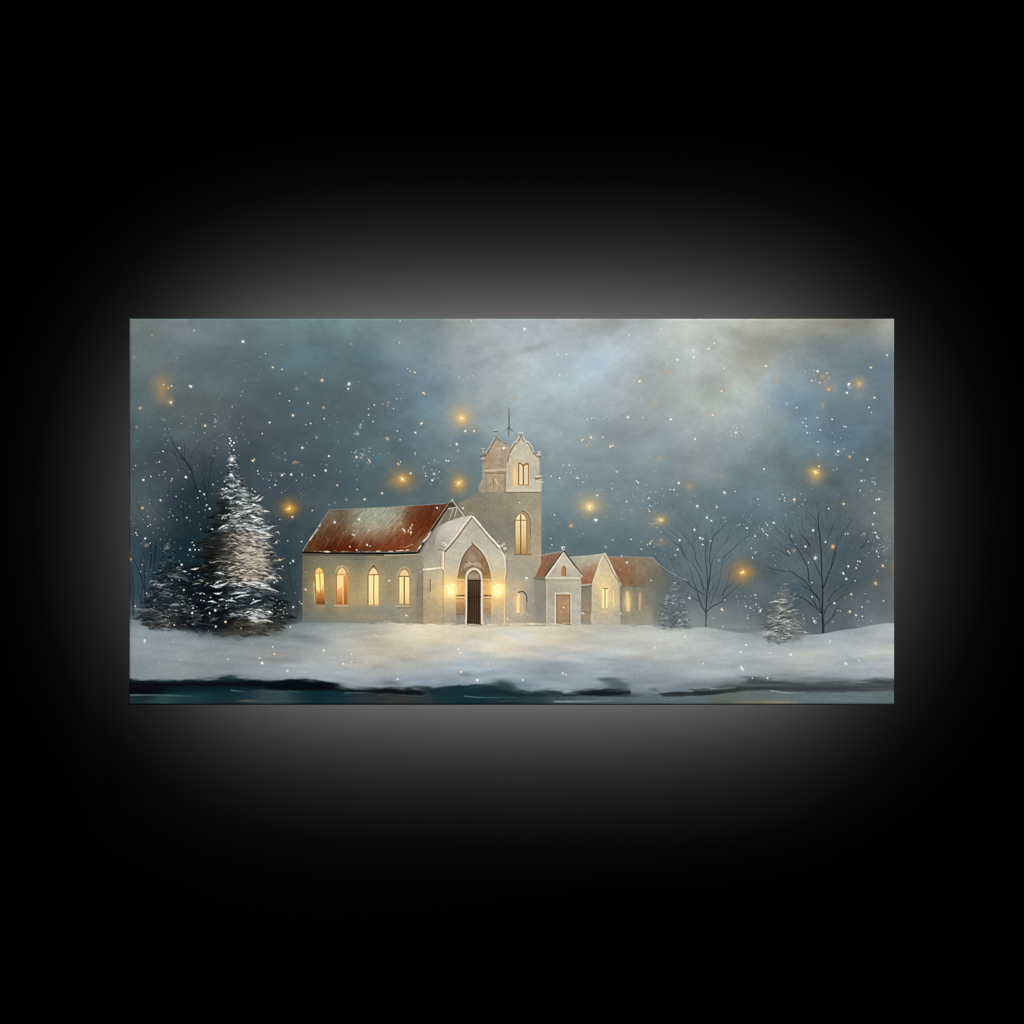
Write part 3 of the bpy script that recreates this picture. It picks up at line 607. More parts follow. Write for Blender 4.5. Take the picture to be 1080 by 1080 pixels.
poly([(477, 529), (481.5, 535), (473, 537)], (74, 64, 52), .95, .4)
for a_, b_, w, c in [((473.5, 536.4), (483.5, 534.6), 1.3, (206, 202, 190)), ((478, 537), (473.5, 548.5), 1., (200, 196, 184)), ((482, 536), (479, 547), 1., (206, 202, 190)), ((476, 536.5), (470.5, 549), .7, (150, 142, 126)), ((484, 538), (481, 547), .7, (160, 150, 134))]:
    line([a_, b_], w, w * .7, c, .85)
line([(477, 527), (467, 541), (457, 556), (448, 570), (440.5, 581)], 1.1, 1.3, (186, 178, 164), .9)
line([(475, 530.8), (466, 543.5), (456, 558), (447.5, 571.5), (441, 582.4)], 1.9, 2.2, (42, 34, 28), .9)
line([(473, 530.6), (464, 544), (454, 558.5), (445, 572)], .9, 1., (170, 150, 130), .5)
for x, y in [(451, 566.5), (449, 569), (447, 571), (442, 578), (452.5, 563.5)]: line([(x, y), (x + 2.2, y - 2.8)], 2., 1., (226, 222, 212), .8)
line([(469, 543.5), (459, 558), (449, 573), (444, 584)], 2.6, 2.6, (128, 122, 110), .5)
line([(477, 527), (482, 534), (489.7, 544)], 1.3, 1.3, (206, 200, 188), .9); line([(478.5, 527.5), (484, 535.5), (491, 544)], .9, .9, (96, 86, 74), .7)
flake(488.5, 535.8, 1., (240, 240, 236)); flake(461, 535.6, 1., (240, 236, 228)); line([(496, 538.3), (499.5, 537.6)], 1.2, 1., (120, 104, 84), .7); line([(495, 540.6), (500, 541.6)], .8, .8, (190, 180, 160), .6)
poly([(439.5, 584), (447, 584), (447, 660), (439.5, 660)], vgrad((584, (148, 142, 126)), (620, (124, 116, 100)), (660, (140, 128, 108))), .8, .9, L_CH, .03)
poly([(446.5, 599.5), (467, 598), (467.5, 660), (446.5, 659)], field([(450, 605, (168, 158, 134)), (463, 605, (178, 168, 142)), (450, 630, (160, 146, 118)), (463, 630, (190, 170, 126)), (455, 650, (168, 150, 120)), (465, 652, (176, 162, 136))], 9), 1, .4, L_CH, .03)
line([(446.5, 600.4), (453, 599.6), (466.8, 598.6)], 1.4, 1.4, (226, 214, 188), .9); line([(450, 600.6), (459, 600)], 1.6, 1., (245, 238, 220), .7); line([(466.6, 583), (466.4, 599)], 1.1, 1.1, (214, 196, 156), .8); line([(465, 584), (464.6, 598)], .7, .7, (150, 130, 98), .6)
line([(453.9, 611), (453.7, 623.5)], 1.1, 1.1, (110, 74, 44), .85); line([(455.4, 609), (455.4, 626)], .5, .5, (206, 190, 156), .5); line([(451, 630.5), (458, 630.8)], .6, .6, (140, 120, 90), .5)
# porch
L_PO = lab('porch')
POR = [(498, 544.5), (506, 553), (517, 565.5), (527, 577), (531.5, 583), (533.3, 590), (533.3, 605), (532, 612), (532, 660.5), (467.5, 660), (468, 584), (472, 580), (484, 563.5)]
poly(POR, field([(498, 555, (178, 174, 162)), (485, 570, (182, 178, 166)), (512, 570, (182, 178, 166)), (475, 590, (184, 180, 166)), (525, 590, (186, 182, 168)), (475, 605, (188, 178, 154)), (525, 605, (194, 182, 154)), (474, 620, (232, 196, 130)), (526, 620, (236, 202, 138)),
                 (473, 636, (186, 168, 140)), (527, 638, (210, 184, 140)), (473, 652, (166, 156, 142)), (526, 652, (176, 164, 146))], 8), 1, .4, L_PO, .025)
line([(498, 545.5), (491, 555), (483.5, 565.5), (476, 574.5), (470, 581.5)], 1.2, 1.6, (130, 96, 62), .9); line([(497, 544), (489.5, 553.5), (482, 564), (473.5, 575), (467, 580.5)], 1.1, 1., (232, 228, 218), .75)
line([(499, 545), (507, 554), (517, 565.8), (527, 577)], 2.2, 2., (226, 220, 208), .95); line([(498.4, 546.6), (506, 555.8), (515.5, 567.4), (526.5, 579.5)], .9, 1., (136, 104, 72), .85); line([(508, 554), (520, 567.5)], .7, .7, (84, 62, 44), .6)
for x, y, r, c in [(468.7, 571.6, 1.7, (206, 200, 190)), (467, 575.5, 1.8, (190, 182, 168)), (470.3, 574.2, 1.2, (232, 226, 214)), (464.5, 577.6, 1.5, (176, 168, 154)), (531.4, 573.8, 1.8, (178, 174, 164)), (532.4, 578.4, 2.2, (200, 194, 182)), (534, 586, 1.4, (190, 186, 174)), (530, 575.4, 1.2, (240, 236, 226))]: flake(x, y, r, c, .9)
for a_, b_ in [((468, 570), (470.5, 571)), ((465, 575), (469, 578)), ((463, 579.5), (470, 580.5)), ((530.5, 575.5), (534, 576.3)), ((531, 580.5), (534.4, 581)), ((529.5, 577.5), (532, 583.5))]: line([a_, b_], .9, .7, (110, 90, 72), .8)
line([(467.6, 582), (467.8, 600)], 1.1, 1.1, (238, 232, 216), .8); line([(469, 582), (469, 600)], .6, .6, (140, 112, 80), .6)
line([(529.6, 583), (532.6, 588), (533.4, 604), (531.8, 611)], 1.1, 1.1, (226, 214, 190), .8); line([(534.6, 586), (535, 604), (533.6, 611)], .9, .9, (120, 110, 96), .6); line([(532.3, 612), (532, 657)], .9, .9, (246, 216, 160), .8)
ARC = curve([(481.2, 659), (481.4, 625), (482.6, 606), (486, 591), (491, 581), (498, 573.4), (505, 580), (511.5, 589), (515.8, 602), (517.6, 622), (517.8, 659)], 4)
poly(ARC, field([(498, 582, (134, 118, 96)), (488, 598, (130, 112, 90)), (510, 598, (136, 110, 82)), (484, 606, (120, 92, 62)), (515, 606, (130, 92, 54)), (485, 616, (224, 172, 108)), (514, 616, (222, 168, 104)), (485, 624, (214, 164, 106)), (514, 624, (214, 166, 108)),
                  (485, 636, (186, 140, 92)), (514, 636, (190, 150, 104)), (485, 643, (130, 96, 66)), (514, 643, (150, 118, 84)), (485, 652, (146, 144, 142)), (514, 652, (160, 156, 150))], 4.5), 1, .5, L_PO, .05)
line(curve([(482.4, 606), (485.6, 591), (490.5, 581), (498, 573)], 5), 1.3, 1.1, (206, 194, 168), .85); line(curve([(483.8, 606), (487, 592), (491.5, 583), (497.5, 576)], 5), .8, .7, (96, 78, 58), .7)
line(curve([(498, 573), (505, 579.4), (511.8, 588.6), (516, 601), (517.6, 612)], 5), 1.6, 1.2, (120, 88, 56), .85); line(curve([(499, 572.4), (506.5, 579), (513, 588.5), (517.2, 600)], 5), .9, .7, (226, 212, 184), .8)
glow(498, 588, 6, 6, (168, 152, 130), .7, 3.); poly([(489, 599), (491, 594), (496, 592.5), (498, 594.5), (503, 592), (507, 594), (508.5, 599), (511, 600), (498, 596), (486, 601)], (190, 178, 156), .6, .7)
line([(493.5, 591), (497, 594.5), (501, 594)], .8, .6, (226, 214, 190), .7); line([(488, 596), (486.5, 603)], .7, .6, (170, 156, 134), .5); line([(509, 597), (511, 603)], .7, .6, (170, 156, 134), .5)
for y in (611.2,): line([(482, y), (489, y + .3)], 1.3, 1.3, (216, 196, 158), .8); line([(511, y), (517.4, y)], 1.3, 1.3, (216, 196, 158), .8)
for x0_, x1_ in ((481.5, 489), (511, 517.8)):
    line([(x0_, 628), (x1_, 628)], 1.8, 1.8, (66, 46, 34), .9); line([(x0_, 630.2), (x1_, 630.2)], 1., 1., (222, 200, 164), .8); line([(x0_, 631.3), (x1_, 631.3)], 1., 1., (84, 56, 40), .6)
line([(481, 647.5), (489, 647.5)], 1., 1., (86, 76, 66), .4)
for x, y, r, a_ in [(475, 622, 12, .75), (525, 622.5, 12, .75)]:
    glow(x, y, r * 1.1, r * 1.25, (250, 206, 120), a_, 1.8)
L_LA = lab('wall_lamp:glowing lamp on the porch wall left of the door'); glow(475.3, 622, 7.4, 9.5, (255, 246, 172), 1., 3., L_LA, .5)
L_LB = lab('wall_lamp:glowing lamp on the porch wall right of the door'); glow(525.3, 622.5, 7.8, 9.5, (255, 246, 172), 1., 3., L_LB, .5)
for x, y in [(471, 618), (474, 621), (478, 617), (477, 624), (473, 626), (521, 619), (525, 617), (529, 620), (523, 624), (528, 625)]: flake(x, y, 1.2, (255, 255, 222), .8)
DS = curve([(490.6, 660), (491.2, 640), (490.8, 612), (492.6, 603), (499.6, 598.4), (506.6, 602), (509, 611), (509.2, 640), (509.8, 660)], 4)
L_DS = lab('door_surround:white rounded arch round the dark church door')
poly(DS, (212, 206, 192), .98, .5, L_DS)
poly(curve([(492.6, 660), (493.2, 640), (492.8, 613), (494.2, 605), (499.8, 600.8), (505, 604), (507.2, 612), (507.2, 640), (507.6, 660)], 4), (120, 102, 82), 1, .5, L_DS)
poly([(494, 611), (494.6, 605.6), (499.8, 602), (505, 605.6), (506.2, 611)], vgrad((602, (122, 106, 86)), (608, (164, 146, 120)), (611, (140, 122, 98))), .95, .5)
line([(494, 607), (500, 604.6), (506, 607)], .6, .6, (190, 174, 150), .5)
L_DO = lab('door:tall dark brown plank door of the church porch')
poly([(493.4, 611.8), (507, 611.8), (506.8, 658), (492.4, 658)], vgrad((612, (84, 66, 46)), (630, (62, 46, 32)), (658, (66, 52, 38))), 1, .4, L_DO, .05)
for x in (495.6, 498.2, 500.6, 503, 505.2): line([(x, 613), (x - .3, 657)], .7, .7, (38, 26, 18), .7); line([(x + .8, 613), (x + .5, 657)], .5, .5, (104, 82, 56), .6)
line([(493.4, 612), (507, 612)], 1., 1., (56, 40, 28), .9); line([(493, 629.5), (507, 629.5)], .8, .8, (44, 32, 22), .7)
line([(478, 658.6), (514, 659)], 1.3, 1., (96, 92, 90), .7)
# annexe: first gabled house
L_AR = lab('roof:small rusty roof of the nearest annexe, left of its gable')
AR = [(571, 585.5), (593.5, 581.8), (575, 608.6), (564.5, 608.6), (568, 600), (571, 594)]
poly(AR, field([(575, 588, (154, 104, 78)), (585, 587, (160, 112, 88)), (570, 603, (158, 96, 64)), (578, 598, (140, 82, 56)), (584, 592, (128, 84, 64))], 6), .95, .7, L_AR, .05)
slope_strokes(AR, 220, -14, 22, 10, 16, .6)
line([(571, 585.8), (580, 583.8), (593, 581.6)], 1., 1., (190, 180, 166), .7)
poly([(562, 608.6), (577, 608.6), (577, 612.4), (564, 612)], (104, 98, 84), .75, .8)
poly([(563, 612), (577, 612), (577, 660), (566, 660)], vgrad((612, (134, 132, 120)), (640, (128, 128, 120)), (660, (150, 148, 140))), .75, 1.2, L_TW)
poly([(594, 582), (613.5, 609), (613, 660), (576, 660), (576, 609), (575, 608.6)], field([(594, 592, (184, 178, 164)), (585, 603, (178, 172, 158)), (605, 603, (184, 178, 166)), (580, 620, (168, 162, 148)), (606, 620, (178, 172, 158)), (580, 650, (170, 166, 156)), (607, 650, (176, 174, 168))], 8), 1, .5, L_AN, .03)
line([(593.4, 582.4), (584, 595), (574.6, 607.6)], 1.4, 1.4, (74, 50, 40), .85); line([(594, 582.8), (585.5, 595.4), (576, 608.6)], 1.1, 1.3, (226, 222, 212), .9)
line([(595, 581.5), (604.5, 594), (616, 608)], 1.5, 1.4, (92, 60, 44), .85); line([(594.5, 583), (603.5, 595.4), (615.5, 609.6)], 1.2, 1.4, (222, 216, 204), .85)
line([(575.5, 609.6), (613.5, 609.6)], 1.8, 1.8, (210, 204, 190), .9); line([(576, 611.6), (612, 611.6)], .8, .8, (136, 128, 112), .6); line([(576.6, 612), (576.6, 658)], .9, .9, (196, 190, 176), .7); line([(612.2, 612), (612.4, 655)], .8, .8, (196, 190, 176), .5)
flake(594, 578, 2.2, (222, 222, 216)); flake(594.6, 578.2, 1., (60, 52, 46)); line([(591.5, 578.6), (593, 577.4)], 1., .7, (96, 90, 84), .7)
L_W4 = lab('window:tiny brown arched window in the gable of the nearest annexe')
poly(curve([(592, 607.4), (592, 600), (594.4, 596.6), (596.8, 600), (596.8, 607.4)], 4), (168, 120, 74), .95, .4, L_W4); line(curve([(596.2, 607), (596.8, 600), (594.6, 596.6)], 4), .9, .7, (112, 76, 46), .8)
poly([(585, 624.6), (602.6, 624.6), (602.8, 659), (584.6, 659)], (204, 198, 184), .8, .5, L_AN)
L_D2 = lab('door:light brown door of the nearest annexe'); poly([(587, 627.4), (601, 627.4), (601.4, 658.6), (587, 658.6)], vgrad((627, (160, 130, 98)), (640, (170, 140, 108)), (658, (148, 124, 98))), 1, .4, L_D2, .05)
line([(587, 627.4), (601, 627.4)], 1.1, 1.1, (122, 86, 54), .8); line([(587.2, 628), (587.2, 658)], .9, .9, (116, 84, 56), .8); line([(601, 628), (601.2, 658)], .9, .9, (120, 86, 56), .8)
for x in (590.5, 594, 597.5): line([(x, 630), (x, 657)], .5, .5, (150, 110, 72), .6)
line([(587, 658.6), (602, 658.6)], 1., 1., (128, 84, 48), .8); flake(594.6, 640.6, .7, (250, 244, 230))
# linking roof and wall
L_R2 = lab('roof:snow dusted rusty roof between the two annexe gables')
LR = [(601, 587.2), (620, 586), (637.5, 583.8), (634, 593), (628.5, 604), (624, 616), (613.5, 617), (612.5, 609), (616, 608.4)]
poly(LR, field([(608, 591, (168, 162, 148)), (620, 590, (178, 172, 160)), (632, 589, (184, 176, 162)), (613, 600, (168, 150, 132)), (618, 606, (160, 110, 78)), (628, 600, (170, 118, 84)), (616, 613, (162, 100, 66)), (624, 608, (164, 108, 74))], 5), 1, .5, L_R2, .05)
slope_strokes(LR, 260, -13, 22, 9, 16, .6)
line([(601, 587.6), (620, 586.2), (637, 584)], .9, .9, (206, 202, 192), .8); line([(613.6, 617.2), (623, 616.2)], 1.5, 1.5, (206, 198, 184), .8)
poly([(613, 618), (624.5, 617), (624.5, 659), (612.5, 659)], field([(618, 624, (128, 120, 104)), (618, 640, (138, 126, 108)), (620, 645, (160, 134, 108)), (616, 656, (136, 134, 126))], 6), .95, .6, L_AN, .04)
line([(613, 618.6), (624, 618.2)], 1., 1., (104, 88, 70), .7)
# second gabled house
poly(curve([(637.5, 583.8), (633, 592), (629, 604), (624.6, 617), (624.4, 640), (624.6, 659), (653.6, 659), (653.6, 640), (653.2, 618), (649, 605), (643.6, 592)], 3),
     field([(637, 592, (196, 186, 160)), (632, 608, (204, 190, 156)), (637, 616, (232, 206, 144)), (645, 608, (206, 190, 152)), (628, 625, (184, 174, 148)), (650, 622, (190, 176, 148)), (632, 650, (180, 172, 150)), (648, 650, (178, 172, 156)), (645, 632, (214, 190, 142)), (628, 640, (176, 168, 146))], 7), 1, .5, L_AN, .03)
line(curve([(637, 584), (633, 592), (628.6, 604), (624.8, 616)], 5), 1.3, 1.2, (222, 216, 200), .85); line(curve([(638, 583.6), (643, 592), (647, 601), (652.6, 611)], 5), 1.6, 1.5, (222, 218, 206), .85); line(curve([(636.8, 585.5), (642, 594), (646, 603), (652, 612.5)], 5), .8, .8, (110, 84, 58), .7)
line([(653.6, 612), (653.6, 657)], 1.2, 1., (206, 200, 184), .7); line([(624.6, 618), (624.5, 657)], 1., .8, (196, 188, 168), .6)
flake(655, 609, 1.3, (214, 210, 198)); line([(655, 611), (654.6, 618)], 1.5, 1.2, (196, 190, 174), .8); line([(637.3, 577), (637.2, 583)], .8, .8, (92, 98, 96), .7); line([(635.8, 579), (638.6, 579)], .7, .7, (104, 108, 104), .6)
glow(638, 630, 6, 17, (248, 218, 150), .6, 2.2)
L_W5 = lab('window:narrow glowing window of the second annexe gable'); poly([(635, 641), (635, 621), (638, 619), (641, 621), (641, 641)], (236, 212, 150), .9, .6, L_W5)
line([(636.3, 621), (636.4, 640)], 1.6, 1.6, (255, 240, 184), .9); line([(639.8, 622), (639.6, 639)], 1.4, 1.4, (255, 238, 180), .9); line([(638.2, 621), (638, 640)], .9, .9, (140, 106, 62), .8); line([(636.5, 620.4), (641, 620.4)], 1.1, .9, (120, 90, 54), .8); line([(646.8, 623), (647.4, 638)], 1.6, 1.4, (244, 222, 166), .6)
# far wing
FR = [(641, 587), (660, 587), (687, 588), (694, 594), (701, 606), (703, 618), (657, 618), (652, 610), (646, 597)]
L_R3 = lab('roof:far annexe roof, rusty at its left end and fading grey to the right')
poly(FR, field([(648, 592, (160, 112, 84)), (655, 600, (154, 96, 62)), (660, 612, (146, 96, 66)), (668, 592, (146, 122, 102)), (675, 602, (146, 118, 94)), (672, 613, (132, 106, 82)), (685, 595, (130, 122, 110)), (690, 608, (116, 112, 102)), (700, 612, (104, 106, 102))], 6), .95, 1., L_R3, .05)
slope_strokes(FR, 260, 9, 22, 9, 12, .5)
line([(641, 587), (687, 587.6)], .9, .8, (176, 166, 150), .6)
poly([(654, 618), (690, 618), (692, 624), (690, 660), (654, 660)], field([(660, 622, (134, 124, 106)), (668, 640, (140, 132, 112)), (680, 625, (124, 118, 104)), (684, 650, (150, 142, 118)), (662, 652, (144, 138, 122))], 7), .95, 2.6, L_AN, .04)
poly([(688, 600), (704, 612), (702, 650), (690, 659), (688, 640)], (108, 108, 100), .7, 5)
line([(656, 618.4), (690, 618.4)], 1., 1., (112, 96, 76), .5)
L_W6 = lab('window:blurred yellow window of the far annexe wing'); glow(662, 634, 5.5, 12, (232, 204, 144), .75, 2.4, L_W6, .55); line([(661.8, 625), (662.6, 643)], 3, 4, (240, 212, 150), .6)
L_W7 = lab('window:dim pinkish window at the far end of the annexe'); glow(675.4, 634, 4, 12, (186, 152, 118), .7, 2.4, L_W7, .5); line([(675, 626), (674.6, 642)], 1.6, 1.4, (214, 190, 150), .6); line([(677.2, 628), (677.4, 642)], 1.3, 1.3, (170, 112, 84), .6)
streak(683, 650, 5, 9, (172, 156, 124), .5)
line(curve([(684, 587.6), (689, 589), (695, 595), (706, 603), (716, 609), (724, 612)], 5), 1.0, 1., (170, 172, 168), .7); line(curve([(695, 596.4), (706, 604.4), (718, 610.6), (727, 614)], 5), .9, .9, (70, 82, 90), .7)
# the church sits softly in the dusk air: mute its colours a little, feather its outline
msk = np.isin(LAB, [k for k in range(L_CH, len(LABELS))])
rfm = np.isin(LAB, [k for k in range(len(LABELS)) if LABELS[k].startswith('roof') and k != L_RF])
m_ = soften(msk.astype(np.float32), 2)[..., None]
g_ = grade(PIC, .92, (1.06, 1.04, 1.005)); PIC += (g_ - PIC) * m_ * np.clip(PIC.mean(-1, keepdims=True) * 2.2, 0, 1)
m_ = soften(rfm.astype(np.float32), 2)[..., None]
g_ = grade(PIC, .76, (.99, .985, .93)); PIC += (g_ - PIC) * m_
blur = soften(PIC, 3)
e_ = np.clip(soften(msk.astype(np.float32), 3), 0, 1); e_ = (1 - abs(2 * e_ - 1))[..., None] * .35
PIC += (blur - PIC) * e_ * (XX > 470)[..., None]
# masonry mottling
mt = (noise(7, 4, 3, 61) * .014 + noise(26, 18, 2, 62) * .03)[..., None]
PIC *= 1 + mt * np.isin(LAB, [L_CH, L_TW, L_AN, L_PO])[..., None]
streak(690, 640, 16, 26, (120, 128, 126), .45); streak(676, 655, 24, 6, (150, 150, 142), .45); streak(330, 652, 16, 8, (112, 118, 116), .4)
# snow drifting against the walls
for i in range(170):
    x = rng.uniform(400, 700); y = np.interp(x, gx, topy[0]) + rng.normal(0, .9)
    c = sn[min(NY - 1, int((y + 5 - PY0) * SS)), int((x - PX0) * SS)] * 255
    line([(x - rng.uniform(2, 7), y), (x, y - .5), (x + rng.uniform(2, 7), y + .3)], rng.uniform(.8, 2.2), .5, np.clip(c + rng.normal(0, 8), 0, 250), .55)
lay(slice(None), slice(None), np.clip(SNOW_TOP * 1.0 * np.clip((YY - topy) / 2.5, 0, 1), 0, 1).astype(np.float32), sn, L_SNOW, .35)
streak(335, 656, 22, 3, (118, 124, 122), .6); streak(390, 655, 26, 3, (132, 134, 126), .5); streak(650, 658, 34, 2, (170, 168, 156), .4)
streak(455, 668, 40, 5, (232, 214, 180), .5); streak(430, 676, 24, 5, (216, 202, 176), .4, .3); streak(590, 676, 40, 5, (206, 192, 172), .4)
for x, y, L, w_, c, a, th in [(548, 672, 30, 4, (226, 222, 214), .5, .35), (700, 672, 46, 5, (204, 206, 204), .45, .05), (650, 682, 40, 5, (196, 200, 200), .4, .1), (590, 704, 34, 5, (132, 148, 160), .45, 0.), (520, 708, 34, 4, (140, 158, 172), .45, -.1), (470, 690, 34, 5, (206, 202, 194), .4, -.1),
                          (240, 696, 50, 5, (150, 158, 162), .4, .1), (180, 690, 30, 4, (152, 162, 168), .4, 0.), (330, 676, 26, 4, (122, 130, 132), .4, .1), (870, 686, 50, 5, (190, 194, 196), .45, -.1), (820, 700, 50, 5, (150, 158, 164), .35, .05), (930, 668, 26, 4, (176, 180, 184), .4, -.1), (735, 700, 40, 5, (168, 174, 178), .35, .2)]:
    streak(x, y, L, w_, c, a, th)
for x, y, c in [(440, 663, (244, 226, 192)), (470, 662, (238, 220, 190)), (500, 663, (230, 216, 190)), (420, 671, (216, 206, 184)), (548, 668, (232, 214, 182)), (572, 674, (222, 204, 176)), (535, 690, (220, 212, 190)), (450, 680, (206, 194, 174)), (520, 668, (214, 206, 192)), (600, 668, (204, 188, 168)), (563, 690, (216, 206, 180))]:
    streak(x, y, rng.uniform(14, 22), rng.uniform(2.5, 4.5), c, .55, rng.normal(0.05, .08))
for x, y, L, th, c in [(552, 668, 20, .35, (214, 220, 224)), (545, 672, 16, .5, (200, 208, 214)), (480, 700, 30, 0, (160, 172, 184)), (590, 700, 34, .05, (140, 154, 164)), (505, 712, 36, -.1, (130, 148, 160)), (360, 706, 40, .05, (166, 172, 180)), (640, 672, 26, .0, (196, 196, 190)),
                       (850, 689, 24, -.15, (196, 190, 176)), (935, 683, 14, -.05, (190, 186, 172)), (925, 692, 14, -.2, (184, 180, 168)), (790, 684, 22, -.3, (164, 170, 176)), (170, 690, 30, -.1, (140, 150, 158)), (210, 700, 34, .1, (128, 138, 142)), (320, 672, 24, .05, (104, 112, 116)), (300, 682, 30, .05, (132, 138, 142)),
                       (180, 668, 30, .03, (142, 152, 162)), (340, 692, 18, -.2, (176, 172, 162)), (275, 700, 30, .1, (146, 152, 158)), (700, 690, 30, .4, (176, 184, 186)), (600, 712, 30, 0, (150, 164, 176)), (660, 700, 40, .2, (150, 162, 168))]:
    streak(x, y, L, rng.uniform(2.5, 5), c, .62, th)
for i in range(1500):
    x = rng.uniform(PX0, PX1); y = rng.uniform(664, 722)
    ix = min(NX - 1, int((x - PX0) * SS)); iy = min(NY - 1, int((y - PY0) * SS))
    if SNOW_TOP[iy, ix] < .95: continue
    c = PIC[iy, ix] * 255 + rng.normal(0, 9) + rng.normal(0, 2, 3)
    streak(x, y, rng.uniform(4, 16), rng.uniform(.8, 2.2), c, .2, rng.normal(0, .12))

# --- fir trees
CL = noise(20, 6.5, 2, 51)
def arc_stroke(x, y, L, th, bend, w, c, a, label=None):
    p = []
    for i in range(5):
        t = i / 4 - .5
        p.append((x + math.cos(th) * L * t - math.sin(th) * bend * (1 - 4 * t * t), y + math.sin(th) * L * t + math.cos(th) * bend * (1 - 4 * t * t)))
    line(p[:3], w * .4, w, c, a, label); line(p[2:], w, w * .35, c, a, label)
def fir(prof, axis, n, bright, dark, lite, label, stroke=(3, 8), wid=(.6, 1.5), under=.9, soft=3., tier=9., tamp=.16, dr=(.3, .95), clump=.30, lf=.22):
    ys0 = [p[0] for p in prof]
    ys = list(np.arange(ys0[0], ys0[-1] + .5, 1.5)); ph = rng.uniform(0, 1)
    ax_ = np.interp(ys, ys0, axis); xl = np.interp(ys, ys0, [p[1] for p in prof]); xr = np.interp(ys, ys0, [p[2] for p in prof])
    jl = np.cumsum(rng.normal(0, .03, len(ys))) * .5; jr = np.cumsum(rng.normal(0, .03, len(ys))) * .5
    saw = lambda p: 1 - tamp * (1 - ((np.array(ys) - ys[0]) / tier + p) % 1) * 1.4
    xl = ax_ - (ax_ - xl) * (saw(ph) + jl - jl.mean()); xr = ax_ + (xr - ax_) * (saw(ph + .4) + jr - jr.mean())
    pts = [(a_ + 1, y) for y, a_ in zip(ys, xl)] + [(b_ - 1, y) for y, b_ in reversed(list(zip(ys, xr)))]
    poly(pts, lambda X, Y: dark(X, Y), under, soft, label, .16, ragged=1.6)
    wts = np.interp(np.linspace(ys[0], ys[-1], 200), ys, xr - xl); wts /= wts.sum()
    B0 = bright
    def bright(x, y):
        iy = int(np.clip((y - PY0) * SS, 0, NY - 1)); ix = int(np.clip((x - PX0) * SS, 0, NX - 1))
        return float(np.clip(B0(x, y) + clump * CL[iy, ix], .02, 1))
    def place():
        y = ys[0] + (ys[-1] - ys[0]) * (rng.choice(200, p=wts) + rng.random()) / 200
        a_ = np.interp(y, ys, xl); b_ = np.interp(y, ys, xr); u = rng.beta(1.0, 1.0)
        return a_ + (b_ - a_) * u, y, a_, b_
    for k in range(n // 9):                                  # broad soft masses of snow and shade
        x, y, a_, b_ = place(); br = bright(x, y); s = (b_ - a_) / 50 + .35
        isl = rng.random() < br
        c = np.array(lite(x, y)) * (.45 + .6 * br) * rng.uniform(.7, 1.) if isl else dark(np.array(x), np.array(y)) * 255 * rng.uniform(dr[0] + .1, dr[1])
        streak(x, y, rng.uniform(3, 8) * min(1.1, s), rng.uniform(1., 2.3) * min(1.1, s), np.clip(c, 2, 240), rng.uniform(.25, .6), rng.normal(0, .22))
    for k in range(n):
        x, y, a_, b_ = place()
        s = (x - np.interp(y, ys, ax_)) / max(3., (b_ - a_) / 2)
        br = bright(x, y)
        th = s * rng.uniform(-.15, .4) + rng.normal(0, .2); L = rng.uniform(*stroke) * (.45 + .55 * min(1, (b_ - a_) / 55)); w = rng.uniform(*wid) * rng.choice([.6, 1., 1.25])
        isl = rng.random() < lf + .5 * br
        c = np.array(lite(x, y) if isl else dark(np.array(x), np.array(y)) * 255 * rng.uniform(*dr))
        if isl: c = c * (.42 + .68 * br) * rng.uniform(.55, 1.12)
        arc_stroke(x, y, L, th, rng.normal(-.5 if isl else .4, .9), w, np.clip(c, 3, 246), rng.uniform(.3, .95) if isl else rng.uniform(.4, .8), label if (a_ + 1 < x < b_ - 1) else None)
# dark understory mass
L_MS = lab('shrub_mass:very dark undergrowth flecked with snow between the two left firs')
poly([(190, 598), (215, 592), (235, 600), (242, 640), (236, 664), (214, 668), (196, 664), (188, 640)], (14, 26, 34), .93, 6, L_MS, .2, ragged=1.5)
mpr = [(594, 200, 226), (610, 194, 236), (640, 188, 240), (664, 196, 238)]
def mdk(X, Y): return np.stack([0 * X + .050, 0 * X + .098, 0 * X + .125], -1).astype(np.float32)
fir(mpr, [213] * 4, 420, lambda x, y: .22 + .35 * (rng.random() < .12), mdk, lambda x, y: (150, 166, 176), L_MS, (3, 9), (.5, 1.3), .3, 6)
# small left fir
L_F1 = lab('fir_tree:small shadowed fir with grey snow on its boughs at the left edge')
pr1 = [(563, 177.5, 179), (575, 173, 183), (585, 169, 188), (600, 163, 196), (615, 157, 204), (630, 150, 208), (645, 143, 212), (657, 145, 214), (664, 160, 206)]
dk1 = field([(178, 575, (36, 58, 68)), (165, 600, (36, 56, 66)), (190, 605, (22, 38, 44)), (180, 625, (24, 32, 36)), (155, 640, (30, 46, 54)), (200, 640, (18, 28, 34)), (170, 656, (52, 52, 50)), (195, 655, (30, 34, 36))], 12)
def br1(x, y):
    b = .38 + .25 * math.exp(-((x - 168) / 12) ** 2 - ((y - 622) / 8) ** 2) + .3 * math.exp(-((x - 187) / 14) ** 2 - ((y - 640) / 10) ** 2) + .25 * math.exp(-((x - 158) / 12) ** 2 - ((y - 640) / 8) ** 2)
    return min(1, b + rng.normal(0, .12))
fir(pr1, [178, 178, 178, 178, 178, 178, 178, 178, 180], 650, br1, dk1, lambda x, y: (172, 184, 188) if rng.random() < .8 else (164, 152, 134), L_F1, (4, 11), (.45, 1.4), .8, 3.5, 9, .2, (.25, .8), .35, .12)
